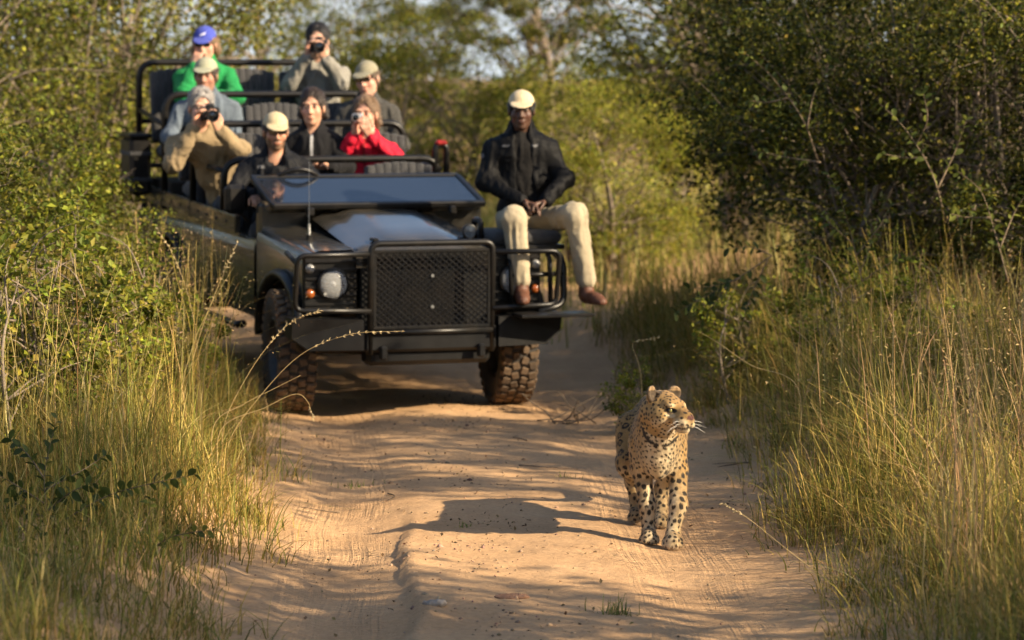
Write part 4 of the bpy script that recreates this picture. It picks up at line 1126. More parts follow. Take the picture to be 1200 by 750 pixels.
        finish('cap', S, root, M_CLOTH, cc, .0, sm=2, colf=capcol)
    if P.get('glasses'):
        gl = MB(); T = Matrix.Translation(H) @ HM.to_4x4() @ Matrix.Scale(hs, 4)
        for sx in (-1, 1):
            gl.box((sx * .032, -.106, .008), (.050, .010, .030), .009, M=T)
            gl.box((sx * .066, -.055, .013), (.005, .10, .008), .002, M=T)
        gl.box((0, -.108, .014), (.022, .008, .007), .002, M=T)
        gl.build('sunglasses', M_SHADES, root)
    root['_h'] = 0; del root['_h']
    return root, (lambda *q: Matrix.Translation(root.location) @ Matrix.Rotation(rz, 4, 'Z') @ Matrix.Translation(H) @ HM.to_4x4() @ Vector(q)), rz

def big_camera(label, loc, rot, ln=.13):
    """black camera: body with prism hump, grip, long lens with rings, strap lugs"""
    c = empty('camera_with_lens', loc, rot); tag(c, label, 'camera', 'cameras held up by passengers')
    b = MB(); b.box((0, .01, 0), (.138, .055, .095), .012); b.box((0, .005, .055), (.062, .05, .036), .012); b.box((-.056, -.022, -.008), (.034, .05, .085), .012); b.build('body', M_CAMBODY, c)
    T = Matrix.Translation((.008, -.02, -.004)) @ Matrix.Rotation(-math.pi / 2, 4, 'Z')
    lz = MB().lathe([(.035, 0), (.035, ln * .3), (.038, ln * .32), (.038, ln * .6), (.036, ln * .62), (.041, ln * .78), (.043, ln), (.037, ln), (.034, ln * .85)], 28, T).build('lens_barrel', M_CAMBODY, c)
    MB().lathe([(.035, ln * .84), (.02, ln * .88), (.001, ln * .9)], 24, T).build('front_glass', M_SHADES, lz, smooth=True)
    MB().lathe([(.0385, ln * .42), (.0395, ln * .43), (.0395, ln * .55), (.0385, ln * .56)], 28, T).build('zoom_ring', M_RUB, lz)
    MB().tube([(-.045, .0, .052), (-.045, 0, .06)], .01, 10).build('shutter_button', M_SILVER, c)
    return c

vs, vc = math.sin(YAW), math.cos(YAW)
def dep(x, y): return VLOC.y + x * vs + y * vc
grip = [dict(d=(.15, -.25, 1), pn=(.85, -.5, .1), curl=.55, thumb=-1), dict(d=(-.25, -.55, .8), pn=(-.5, .35, .8), curl=.5, thumb=1)]

# tracker on the front seat
D0 = dep(.70, -.20)
person('tracker in cream cap, black jacket and khaki trousers seated on the front wing', 611, 129, D0, dict(
    seed=21, yaw=R(2), hip=(.03, .06, -.765), turn=R(-3), nod=R(4), skin=(.085, .044, .029), browc=(.012, .01, .008), build=1.08, fat=.017, hs=1.05,
    elL=(-.235, -.03, -.47), elR=(.285, -.03, -.46), wrL=(.005, -.25, -.60), wrR=(.145, -.25, -.60),
    hands=[dict(d=(.75, -.45, -.25), pn=(.1, -.5, -.85), curl=.45, thumb=1), dict(d=(-.75, -.45, -.2), pn=(-.1, -.4, -.9), curl=.55, thumb=-1)],
    knL=(-.065, -.40, -.70), knR=(.335, -.36, -.68), anL=(-.015, -.38, -1.115), anR=(.415, -.34, -1.125), toe=((.05, -1, -.05), (.55, -.85, -.08)),
    top=(.0050, .0050, .0056), topmat=M_SHELL, wr=.009, open=True, marks=[(-.105, -.235, .022, .008), (.085, -.235, .02, .008), (-.262, -.30, .012, .016)], inner=(.008, .007, .0065), collar=.05, trousers=(.34, .285, .195), boots=(.10, .040, .022), cap=(.52, .42, .27), captilt=R(2), hair=(.01, .009, .008), group='people with the vehicle'))
# driver
r_, hf, rz_ = person('bearded driver in beige cap and black jacket behind the folded windscreen', 323, 154, dep(-.47, 1.25), dict(
    seed=22, yaw=R(6), hip=(.02, .08, -.75), turn=R(5), nod=R(6), skin=(.46, .24, .15), beard=(.10, .065, .04), build=1.12, fat=.016, glasses=True,
    elL=(-.30, -.06, -.42), elR=(.31, -.10, -.40), wrL=(-.14, -.32, -.44), wrR=(.18, -.36, -.42), top=(.008, .0085, .0105), topmat=M_SHELL, collar=.045, wr=.011, vneck=.06, marks=[(-.105, -.245, .026, .010)],
    cap=(.48, .39, .24), captilt=R(3), hair=(.05, .03, .02)))
# first row
r_, hf, rz_ = person('grey haired man in beige sweater leaning out with a black camera', 236, 126, dep(-.80, 2.0), dict(
    seed=23, yaw=R(8), hip=(.26, .20, -.74), knL=(.20, -.22, -.68), knR=(.42, -.22, -.68), anL=(.22, -.20, -1.0), anR=(.42, -.2, -1.0), turn=R(4), nod=R(6), skin=(.55, .31, .21), browc=(.2, .18, .16), hair=(.27, .25, .235), build=1.1, fat=.02, hs=1.1,
    elL=(-.21, -.14, -.40), elR=(.27, -.12, -.30), wrL=(-.055, -.20, -.135), wrR=(.11, -.22, -.155), hands=grip, top=(.25, .185, .105), topname='sweater', wr=.012, collar=.03, trousers=(.05, .055, .065)))
big_camera('black camera with large lens held by the grey haired man', hf(.045, -.165, -.025), (R(4), 0, R(10)), .14)
person('smiling dark haired woman in black jacket in the first raised row', 366, 126, dep(0, 2.05), dict(
    seed=24, yaw=R(0), turn=R(-4), nod=R(2), skin=(.52, .29, .19), hair=(.030, .019, .014), long=.004, build=.95, fat=.012, zip=(.35, .35, .36),
    elL=(-.23, -.04, -.43), elR=(.25, -.06, -.43), wrL=(.0, -.27, -.40), wrR=(.13, -.27, -.42), hands=[dict(d=(.8, -.35, .1), pn=(.1, -.6, -.8), curl=.5, thumb=1), dict(d=(-.8, -.35, .15), pn=(-.1, -.6, -.8), curl=.5, thumb=-1)], top=(.006, .006, .0075), collar=.05))
r_, hf, rz_ = person('fair haired woman in red jacket holding a small silver camera', 428, 134, dep(.39, 2.05), dict(
    seed=25, yaw=R(-4), hip=(.0, .06, -.72), turn=R(-6), nod=R(2), skin=(.55, .30, .21), browc=(.25, .16, .09), hair=(.17, .105, .058), long=.03, build=.95, fat=.012, zip=(.2, .01, .015),
    elL=(-.20, -.10, -.36), elR=(.24, -.12, -.32), wrL=(-.06, -.17, -.16), wrR=(.055, -.18, -.16), hands=grip, top=(.50, .014, .035), topmat=M_SHELL, collar=.045, wr=.012))
c = empty('compact_camera', hf(-.02, -.165, -.015), (R(3), 0, R(-8))); tag(c, 'small silver camera held to the face by the woman in red', 'camera', 'cameras held up by passengers')
MB().box((0, 0, 0), (.085, .05, .062), .014).build('body', M_SILVER, c)
T = Matrix.Translation((.0, -.022, .004)) @ Matrix.Rotation(-math.pi / 2, 4, 'Z')
lz = MB().lathe([(.030, 0), (.030, .03), (.027, .05), (.023, .05)], 20, T).build('lens_barrel', M_SILVER, c); MB().lathe([(.024, .046), (.001, .05)], 20, T).build('front_glass', M_SHADES, lz)
# second row
person('man in pale olive cap and blue denim shirt in the second row', 241, 88, dep(-.55, 2.95), dict(
    seed=26, yaw=R(2), turn=R(-6), nod=R(6), skin=(.33, .18, .12), cap=(.30, .30, .215), build=1.1, fat=.012, elL=(-.27, -.02, -.46), hip=(.12, .06, -.76), top=(.10, .125, .155), topname='shirt', collar=.03, vneck=.05, hair=(.06, .04, .03)))
person('man in khaki cap and sunglasses wearing a dark grey shirt', 430, 92, dep(.68, 2.95), dict(
    seed=27, yaw=R(-4), turn=R(-12), nod=R(10), tilt=R(-5), skin=(.52, .30, .22), cap=(.235, .215, .15), glasses=True, build=1.0, fat=.008, top=(.052, .050, .046), topname='shirt', collar=.03, vneck=.05, hair=(.12, .08, .05)))
# back row
person('passenger in blue cap and green fleece resting the chin on a hand', 240, 51, dep(-.33, 3.82), dict(
    seed=28, yaw=R(6), hip=(.02, .10, -.74), turn=R(-10), nod=R(10), skin=(.55, .31, .22), cap=(.055, .075, .36), mark=(.7, .7, .75), captilt=R(2), glasses=True, hair=(.20, .12, .06), long=.02, build=1.05, fat=.016,
    elL=(-.17, -.20, -.40), elR=(.24, -.16, -.42), wrL=(-.075, -.13, -.17), wrR=(.02, -.30, -.40), hands=[dict(d=(.25, .15, 1), pn=(.4, .8, 0), curl=.8, thumb=-1), dict(d=(-1, -.2, 0), pn=(0, -.3, -1), curl=.4, thumb=-1)],
    top=(.012, .20, .055), topname='fleece', collar=.045, wr=.011))
r_, hf, rz_ = person('dark haired passenger in pale grey sweater raising a black camera', 372, 48, dep(.54, 3.82), dict(
    seed=29, yaw=R(-2), hip=(.0, .08, -.75), turn=R(2), nod=R(4), skin=(.52, .30, .21), hair=(.012, .010, .010), build=1.0, fat=.016,
    elL=(-.21, -.10, -.34), elR=(.20, -.10, -.33), wrL=(-.06, -.19, -.12), wrR=(.075, -.19, -.14), hands=grip, top=(.20, .19, .165), topname='sweater', collar=.03, wr=.012))
big_camera('black camera raised by the dark haired back row passenger', hf(.022, -.165, -.03), (R(3), 0, R(2)), .10)
# ------------------------------------------------------------------ the leopard
# local frame: x to the viewer's right, y toward its tail, z up
LX, LY = at(770, 642, 14.42).x, 14.42
leo = empty('leopard', (LX, LY, g(LX, LY) + .0), (0, 0, R(-1)))
tag(leo, 'spotted leopard walking down the sandy track with its head turned right', 'leopard')
HC = V3(.030, -.175, .655)                       # head centre
HMl = Matrix.Rotation(R(42), 3, 'Z') @ Matrix.Rotation(R(4), 3, 'Y') @ Matrix.Rotation(R(3), 3, 'X'); HAl = np.array(HMl)
def hp(x, y, z): return HC + HAl @ V3(x, y, z)
S = SDF((-.30, -.42, -.03), (.30, 1.75, .82), .0068)
# trunk
S.ell((0, .22, .462), (.106, .30, .150), k=.05); S.ell((-.005, .50, .450), (.100, .28, .128), k=.06); S.ell((-.01, .76, .465), (.102, .20, .138), k=.05)
S.ell((0, -.035, .430), (.078, .100, .118), k=.05); S.cone((0, .10, .575), (0, .80, .575), .045, .05, .06)
for sx in (-1, 1): S.ell((sx * .074, .06, .485), (.044, .100, .140), k=.04)
# neck
S.chain([(0, .10, .50), (.005, -.05, .555), hp(0, .06, -.02)], [.104, .098, .080], .05)
S.cone((.005, -.07, .47), hp(0, -.0, -.06), .085, .058, .05)
# head
S.ell(hp(0, .020, .022), (.076, .092, .070), HMl, .03)
for sx in (-1, 1):
    S.ell(hp(sx * .050, -.018, -.026), (.040, .058, .046), HMl, .03)
    S.ell(hp(sx * .034, -.058, .036), (.026, .030, .020), HMl, .02)
    S.ell(hp(sx * .0215, -.140, -.040), (.0270, .034, .0265), HMl, .012)
S.cone(hp(0, -.045, .034), hp(0, -.150, -.006), .034, .0235, .03); S.ell(hp(0, -.108, -.030), (.044, .060, .036), HMl, .025)
S.ell(hp(0, -.118, -.066), (.029, .046, .021), HMl, .012); S.ell(hp(0, -.148, -.068), (.018, .014, .014), HMl, .010)
S.ell(hp(0, -.168, -.013), (.0210, .012, .0125), HMl, .006)
for sx in (-1, 1):   # the mouth line
    S.chain([hp(sx * .003, -.176, -.055), hp(sx * .022, -.164, -.062), hp(sx * .040, -.118, -.055), hp(sx * .050, -.085, -.052)], [.0035, .0055, .0055, .004], .004, 'sub')
    S.ell(hp(sx * .040, -.083, .012), (.015, .010, .0070), HMl, .006, 'sub')
    S.ell(hp(sx * .040, -.0835, .0235), (.0185, .0110, .0062), HMl, .006); S.ell(hp(sx * .041, -.0825, .0005), (.0165, .0100, .0045), HMl, .005)
    # rounded ear with hollow front
    EM = HMl @ Matrix.Rotation(R(-18 * sx), 3, 'Z') @ Matrix.Rotation(R(20 * sx), 3, 'Y')
    ec = hp(sx * .073, .028, .074); S.ell(ec, (.037, .018, .040), EM, .018)
    S.ell(ec + np.array(EM) @ V3(0, -.017, .005), (.026, .016, .029), EM, .004, 'sub')
def paw(c, d, fl=0., s=1.):
    c = V3(*c); d = V3(*d) / np.linalg.norm(d); sd = np.cross(d, (0, 0, 1)); sd /= np.linalg.norm(sd); up = np.cross(sd, d)
    S.cone(c - d * .02 * s, c + d * .035 * s, .036 * s, .036 * s, .02)
    for t, f in ((-.031, .045), (-.011, .062), (.011, .062), (.031, .045)):
        S.cone(c + sd * t * s + d * .025 * s - up * .006, c + sd * t * 1.12 * s + d * f * s - up * .014 * s, .0185 * s, .0165 * s, .010)
# forelegs: the left one carries the weight, the right one swings through
S.chain([(-.068, .055, .47), (-.072, .085, .350), (-.048, .030, .175), (-.040, .015, .060)], [.068, .049, .0355, .0335], .03); paw((-.038, -.012, .040), (-.05, -1, 0))
S.ell((-.066, .06, .42), (.044, .07, .10), k=.035)
S.chain([(.068, .045, .47), (.094, .050, .350), (.100, -.055, .200), (.076, -.080, .095)], [.068, .049, .0380, .0335], .03); paw((.070, -.108, .050), (-.06, -.92, -.36))
S.ell((.078, .045, .42), (.042, .07, .10), k=.035)
# hind legs
S.chain([(-.095, .74, .46), (-.118, .60, .31), (-.098, .80, .195), (-.082, .745, .060)], [.092, .064, .034, .030], .04); paw((-.080, .715, .037), (0, -1, 0), s=.95)
S.chain([(.080, .74, .45), (.085, .55, .30), (.045, .66, .18), (.035, .545, .065)], [.090, .062, .034, .030], .04); paw((.034, .51, .037), (0, -1, 0), s=.95)
# tail
tp = spline([(0, .90, .52), (.0, 1.02, .42), (-.03, 1.14, .27), (-.05, 1.30, .20), (-.05, 1.46, .24), (-.04, 1.58, .33)], 4)
S.chain([tuple(p) for p in tp], [.042 - .018 * i / len(tp) for i in range(len(tp))], .02)
V, Q = S.nets(); V = lap(V, Q, 1, .4)
tmp = bpy.data.objects.new('tmp', np_mesh('tmp', V, Q)); COL.objects.link(tmp)
md = tmp.modifiers.new('s', 'SUBSURF'); md.levels = 1; md.render_levels = 1
bpy.context.view_layer.update()
me = bpy.data.meshes.new_from_object(tmp.evaluated_get(bpy.context.evaluated_depsgraph_get()))
V = np.zeros(len(me.vertices) * 3); me.vertices.foreach_get('co', V); V = V.reshape(-1, 3)
N = np.zeros(len(me.vertices) * 3); me.vertices.foreach_get('normal', N); N = N.reshape(-1, 3)
Qs = np.zeros(len(me.loops), np.int32); me.loops.foreach_get('vertex_index', Qs); Qs = Qs.reshape(-1, 4)
bpy.data.objects.remove(tmp); bpy.data.meshes.remove(me)
V = V + N * (.0016 * vnoise(V, 60, 2) + .003 * vnoise(V * [1, 1, .6], 22, 3))[:, None]
# --- coat
Lh = (V - HC) @ HAl; dh = np.linalg.norm(Lh, axis=1)
headw = (1 - sstep(.11, .15, dh)) * (Lh[:, 1] < .09)
cream = np.array([.56, .45, .285]); ochre = np.array([.31, .188, .066]); dark = np.array([.215, .12, .040])
x, y, z = V.T
# belly, chest, inner legs and chin are pale; back and flank ochre
w = sstep(.1, -.6, N[:, 2]) * .6 + sstep(.12, .0, y) * sstep(-.2, -.8, N[:, 1]) * np.exp(-(x / .075) ** 2) * .9 * sstep(.62, .50, z)
leg = sstep(.36, .22, z); inner = sstep(-.1, .5, -N[:, 0] * np.sign(x)); w = w + leg * (.04 + .42 * inner) + leg * .2 * sstep(0, -.7, N[:, 1])
w = np.where(headw > .5, 0, w)
w = np.clip(w + .12 * vnoise(V, 12, 5), 0, 1)
C = ochre + (dark - ochre) * (sstep(.3, .9, N[:, 2]) * .6)[:, None]
C = C * (1 - w[:, None]) + cream * w[:, None]
def mixin(C, w, c): return C * (1 - w[:, None]) + np.array(c) * w[:, None]
def hb(c, r, soft=.35):
    d = np.sqrt((((Lh - c) / r) ** 2).sum(1)); return (1 - sstep(1 - soft, 1 + soft, d))
lx, ly, lz = Lh.T
for sx in (-1, 1):
    C = mixin(C, .85 * hb((sx * .030, -.145, -.042), (.030, .040, .026)), cream * 1.02)      # muzzle sides
    C = mixin(C, .75 * hb((sx * .042, -.080, -.012), (.022, .03, .011)), cream)              # under the eye
    C = mixin(C, .6 * hb((sx * .040, -.075, .036), (.016, .03, .008)), cream)
    C = mixin(C, .8 * hb((sx * .060, -.04, -.055), (.03, .05, .03)), cream * .97)
C = mixin(C, .95 * hb((0, -.13, -.075), (.034, .055, .024)), cream * 1.05); C = mixin(C, .8 * hb((0, -.06, -.085), (.05, .07, .04)), cream)
C = mixin(C, .55 * hb((0, -.10, .022), (.022, .06, .03)), dark * 1.15)
# blobs: (position, normal, radius, stretch direction, stretch)
rg = np.random.default_rng(5); blobs = []
area_ok = rg.permutation(len(V))[:20000]
acc = np.zeros((6000, 3)); accr = np.zeros(6000); na = 0
def region(i):
    p, n = V[i], N[i]
    if headw[i] > .4:
        l = Lh[i]
        if l[1] < -.075 and l[2] < .03: return None
        s = .0135 + .006 * max(0, min(1, (l[1] + .04) / .1)); return ('s', s, .39 * s)
    if p[2] < .36 and not (p[1] > .15 and p[1] < .55 and p[2] > .30):
        s = .0172 + .0118 * max(0, min(1, (p[2] - .06) / .16)); return ('s', s, .45 * s)
    if p[1] < .02 or dh[i] < .22: s = .0192; return ('e', s, .40 * s)
    if p[1] > 1.0: return ('s', .04, .013)
    if p[1] < .14 and p[2] < .52: return ('s', .026, .0120)
    return ('r', .038, .0155)
for i in area_ok:
    q = region(i)
    if q is None: continue
    t, s, r = q; s *= rg.uniform(.9, 1.2)
    if na and (np.linalg.norm(acc[:na] - V[i], axis=1) < (s + accr[:na]) / 2).any(): continue
    acc[na] = V[i]; accr[na] = s; na += 1
    n = N[i]; a = np.cross(n, (.3, .2, 1)); a /= np.linalg.norm(a); b = np.cross(n, a)
    if t == 'r':
        k = rg.integers(3, 6); a0 = rg.uniform(0, 6.28)
        for j in range(k):
            th = a0 + 2 * math.pi * (j + rg.uniform(-.15, .15)) / k; rr = r * rg.uniform(.78, 1.0)
            tang = -a * math.sin(th) + b * math.cos(th)
            blobs.append((V[i] + (a * math.cos(th) + b * math.sin(th)) * rr, n, .0084 * rg.uniform(.8, 1.2), tang, 1.7))
        blobs.append((V[i], n, .014, a, -1.0))
    elif t == 'e': blobs.append((V[i], n, r * rg.uniform(.8, 1.2), a, rg.uniform(1.2, 2.1)))
    else:
        th = rg.uniform(0, 3.14); blobs.append((V[i], n, r * rg.uniform(.8, 1.25), a * math.cos(th) + b * math.sin(th), rg.uniform(1.0, 1.6)))
kd = kdtree.KDTree(len(V))
for i, p in enumerate(V): kd.insert(p, i)
kd.balance()
black = np.zeros(len(V)); core = np.zeros(len(V))
warp = np.stack([vnoise(V, 75, 20 + q) for q in range(3)], 1) * .0030
for p, n, r, d, st in blobs:
    ids = [q[1] for q in kd.find_range(p, r * 2.6 + .003)]
    if not ids: continue
    ids = np.array(ids); ids = ids[(N[ids] @ n) > .2]
    e = V[ids] + warp[ids] - p; al = e @ d
    if st < 0:
        core[ids] = np.maximum(core[ids], 1 - sstep(.6, 1.2, np.linalg.norm(e, axis=1) / r)); continue
    q = np.sqrt(np.maximum((e * e).sum(1) - al ** 2, 0) * st + al ** 2 / st) / r
    black[ids] = np.maximum(black[ids], 1 - sstep(.78, 1.12, q))
# necklace bars across the throat, drawn on the front of the neck
neckline = [[(-.076, .590), (-.064, .535), (-.040, .506), (-.006, .494)], [(.020, .492), (.058, .502), (.088, .530)]]
for pl_ in neckline:
    for (ax, az), (bx_, bz) in zip(pl_[:-1], pl_[1:]):
        t = np.clip(((x - ax) * (bx_ - ax) + (z - az) * (bz - az)) / ((bx_ - ax) ** 2 + (bz - az) ** 2), 0, 1)
        d = np.hypot(x - ax - t * (bx_ - ax), z - az - t * (bz - az)) + warp[:, 0] * .8
        black = np.maximum(black, (1 - sstep(.0050, .0085, d)) * (N[:, 1] < .1) * (y < .12) * (headw < .3))
# face: eye rims, tear lines, lips, nose, whisker rows, ear backs
for sx in (-1, 1):
    rim = np.sqrt(((lx - sx * .041) / .0205) ** 2 + ((lz - .012) / .0125) ** 2 + ((ly + .08) / .04) ** 2)
    black = np.maximum(black, (1 - sstep(.85, 1.1, rim)))
    t = np.clip((-.085 - ly) / .045, 0, 1); d = np.hypot(lx - sx * (.026 - .006 * t), lz - (.006 - .016 * t))
    black = np.maximum(black, .8 * (1 - sstep(.0025, .005, d)) * ((ly < -.08) & (ly > -.135)))
    for r0 in range(3):
        for c0 in range(4):
            d = np.linalg.norm(Lh - [sx * (.030 + .005 * c0), -.165 + .013 * c0, -.030 - .0095 * r0], axis=1); black = np.maximum(black, .75 * (1 - sstep(.0022, .0045, d)) * (np.sign(lx) == sx))
    mouth = [(.003, -.176, -.0555), (.022, -.164, -.062), (.040, -.118, -.056), (.050, -.085, -.052)]
    for a_, b_ in zip(mouth[:-1], mouth[1:]):
        a_ = V3(a_[0] * sx, *a_[1:]); b_ = V3(b_[0] * sx, *b_[1:]); t = np.clip(((Lh - a_) @ (b_ - a_)) / ((b_ - a_) @ (b_ - a_)), 0, 1)
        black = np.maximum(black, .95 * (1 - sstep(.0058, .0095, np.linalg.norm(Lh - a_ - t[:, None] * (b_ - a_), axis=1))))
    ear = np.linalg.norm((Lh - [sx * .071, .022, .086]) / [.045, .032, .048], axis=1) < 1.1
    front = (N @ HAl)[:, 1] < -.15
    C = np.where((ear & front)[:, None], np.array([.34, .22, .11]) * (1 + .4 * vnoise(V, 90, 4))[:, None], C); black = np.where(ear & front, np.where(lz < .092, .85, .12), black)
    black = np.where(ear & ~front & (lz > .07), np.where(lz > .118, .25, .9), black)
C = C * (1 + .09 * vnoise(V, 45, 8) + .07 * vnoise(V * [1, 1, .4], 160, 9))[:, None]
C = mixin(C, core * .55, dark)
C = mixin(C, black * .97, (.014, .011, .009))
C = mixin(C, hb((0, -.172, -.011), (.0215, .016, .0125), .15), (.10, .040, .032))
C = mixin(C, sstep(.03, .0, z) * .4, (.42, .27, .16))                     # dusty feet
me = np_mesh('body', V, Qs, np.clip(C, .006, .95))
M_FUR = mat_attr('leopard_coat', rough=.7, spec=.25, sheen=.15)
link('body', me, leo, M_FUR)
# short fur lying along the body
nf = 140000; fi = rg.integers(0, len(V), nf); P0 = V[fi]; n = N[fi]; c = C[fi]
flow = np.tile([0, .8, -.55], (nf, 1)); flow[P0[:, 2] < .36] = (0, .15, -1); hd_ = headw[fi] > .4
flow[hd_] = HAl @ V3(0, 1, -.1); flow[(P0[:, 1] < .02) & ~hd_] = (0, -.1, -1)
flow = flow + rg.normal(size=flow.shape) * .22; flow -= n * (flow * n).sum(1)[:, None]; flow /= np.linalg.norm(flow, axis=1)[:, None] + 1e-9
ln = np.where(hd_, np.where(Lh[fi][:, 1] < -.07, .003, .006), .0105) * rg.uniform(.6, 1.3, nf); sdv = np.cross(n, flow)
V2 = np.stack([P0 - sdv * .0007, P0 + sdv * .0007, P0 + (flow * .93 + n * .34) * ln[:, None]], 1).reshape(-1, 3)
fm = np_mesh('fur', V2, np.arange(nf * 3).reshape(-1, 3), np.repeat(c * rg.uniform(.8, 1.2, (nf, 1)), 3, 0), smooth=False)
link('fur', fm, leo, M_FUR)['kind'] = 'stuff'
# eyes
M_EYE = mat_attr('leopard_eye', rough=.08, spec=.8)
for sx in (-1, 1):
    S2 = MB(); c0 = hp(sx * .0385, -.0715, .0105); rows = []
    for i in range(25):
        a = math.pi * i / 24; rows.append([tuple(c0 + HAl @ (V3(math.sin(a) * math.cos(t), -math.cos(a), math.sin(a) * math.sin(t)) * .0125)) for t in np.linspace(0, 2 * math.pi, 19)])
    S2.grid(rows); vv = np.array(S2.v); gaze = HAl @ V3(sx * .25, -1, .0); gaze /= np.linalg.norm(gaze)
    cs = (vv - c0) @ gaze / .0145
    cc = np.where((cs > .90)[:, None], [.006, .006, .006], np.where((cs > .60)[:, None], [.17, .15, .05], [.02, .016, .012]))
    link('eye', np_mesh('eye', vv, np.array(S2.f), cc), leo, M_EYE)
M_WHISK = mat('whisker_white', (.8, .76, .68), rough=.5)
for sx in (-1, 1):
    for k in range(6):
        a = hp(sx * (.034 + .003 * (k % 3)), -.15 + .012 * (k // 2), -.034 - .009 * (k % 3)); d = HAl @ V3(sx * 1, -.15 - .1 * (k % 2), .15 - .2 * (k % 3)); L = .06 + .012 * (k % 3)
        MB().tube([a, a + d * L * .5, a + d * L + V3(0, 0, -.012)], [.0006, .0005, .0002], 3).build('whisker', M_WHISK, leo, smooth=True)
# ------------------------------------------------------------------ near twigs with single leaves, stalks, litter on the track
def leaf_mesh(name, col, wide=.30):
    me = MB(); n = 6; rows = []
    for i in range(n + 1):
        t = i / n; w = wide * math.sin(math.pi * min(1, t * .93 + .05)) ** .75 * (1 if i < n else .05)
        zc = -.18 * t * t
        rows.append([(-w, t, zc + .10 * w / wide), (0, t, zc), (w, t, zc + .10 * w / wide)])
    me.grid(rows); m = me.mesh(name, smooth=True); c = m.color_attributes.new('col', 'FLOAT_COLOR', 'POINT')
    c.data.foreach_set('color', np.tile([*col, 1], len(m.vertices)).astype(np.float32)); m.materials.append(M_LEAF); return m
LEAVES = [leaf_mesh('leaf_dark', (.045, .062, .016)), leaf_mesh('leaf_mid', (.075, .095, .020)), leaf_mesh('leaf_light', (.15, .165, .032), .26)]

def twig_plant(name, base, twigs, D, label, cat, size, seed, tones, step=.024, wob=.25, group=None, r=.004):
    """a stem with side twigs; every leaf is an object of its own"""
    rg = np.random.default_rng(seed); b0 = at(*base, D); b0.z = g(b0.x, b0.y) if name != 'leafy_twig' else b0.z
    root = empty(name, b0); tag(root, label, cat, group)
    for tw in twigs:
        pts = [at(u, v, D + (q[0] if q else 0)) for u, v, *q in tw]
        pts = [p + Vector((0, rg.uniform(-wob, wob) * .3, 0)) for p in pts]; path = spline([p - b0 for p in pts], 6)
        MB().tube(path, [r * (1 - .8 * i / (len(path) - 1)) for i in range(len(path))], 5).build('stem', M_TWIG, root, smooth=True)
        Ls = np.concatenate([[0], np.cumsum([(path[i + 1] - path[i]).length for i in range(len(path) - 1)])]); k = 0
        for s in np.arange(Ls[-1] * .22, Ls[-1] + step, step):
            s = min(s, Ls[-1]); i = int(np.clip(np.searchsorted(Ls, s) - 1, 0, len(path) - 2)); t = (s - Ls[i]) / max(Ls[i + 1] - Ls[i], 1e-6)
            p = path[i].lerp(path[i + 1], t); d = (path[i + 1] - path[i]).normalized(); k += 1
            side = d.cross(Vector((0, 1, 0))).normalized() * (1 if k % 2 else -1)
            v = (d * .65 + side * .9 + Vector(rg.normal(size=3) * .35)).normalized()
            o = link('leaf', LEAVES[rg.choice(3, p=tones)], root); sz = size * rg.uniform(.7, 1.25)
            q = v.to_track_quat('Y', 'Z'); o.rotation_mode = 'QUATERNION'
            o.rotation_quaternion = q @ Euler((0, rg.uniform(-1.3, 1.3), 0)).to_quaternion(); o.location = p; o.scale = (sz, sz, sz)
    return root
twig_plant('broad_leaved_sapling', (48, 700), [[(48, 700), (58, 620), (50, 560), (66, 490)], [(58, 620), (120, 585, -.1), (175, 566, -.2), (233, 556, -.25)], [(52, 575), (95, 552, .1), (122, 535, .15)],
    [(52, 590), (20, 570, -.1), (-14, 548, -.1)], [(55, 605), (30, 600, -.2), (8, 585, -.3)], [(50, 560), (35, 530, .1), (15, 512, .2)], [(54, 600), (85, 575, -.25), (110, 566, -.3)]], 12.9,
    'dark broad leaved sapling in the left grass with one long side twig', 'sapling', .046, 3, (.6, .3, .1))
twig_plant('broad_leaved_sapling', (120, 745), [[(120, 745), (140, 680), (150, 640)], [(138, 690), (185, 640, -.1), (222, 625, -.15), (262, 618, -.15)], [(140, 670), (110, 640), (92, 600)], [(146, 655), (170, 610), (176, 585)], [(125, 730), (160, 705), (200, 690)]], 12.6,
    'low broad leaved sapling below the long twig at the left', 'sapling', .036, 4, (.2, .4, .4))
twig_plant('broad_leaved_sapling', (20, 745), [[(20, 745), (30, 690), (22, 640)], [(28, 700), (60, 668), (80, 640)], [(26, 690), (0, 660), (-20, 640)], [(24, 665), (45, 640), (50, 615)]], 12.3,
    'yellowish young sapling at the lower left corner', 'sapling', .040, 6, (.15, .35, .5))
twig_plant('leafy_twig', (905, 300), [[(905, 300), (860, 330), (820, 352), (790, 366)], [(868, 326), (840, 335), (808, 338)], [(850, 336), (835, 360), (820, 380)], [(900, 305), (880, 350), (868, 385)], [(905, 300), (880, 290), (850, 292)]], 18.6,
    'dark leafy spray reaching left from the right bush', 'branch', .050, 7, (.55, .35, .1), .026)
twig_plant('leafy_twig', (1010, 330), [[(1010, 330), (1000, 280), (985, 235), (972, 205)], [(1004, 300), (1030, 265), (1045, 240)], [(1000, 285), (975, 265), (960, 250)], [(1010, 330), (1040, 310), (1072, 300)], [(1008, 320), (1020, 290), (1022, 262)]], 18.2,
    'sunlit leafy spray standing before the dark bush', 'branch', .046, 8, (.1, .4, .5), .026)

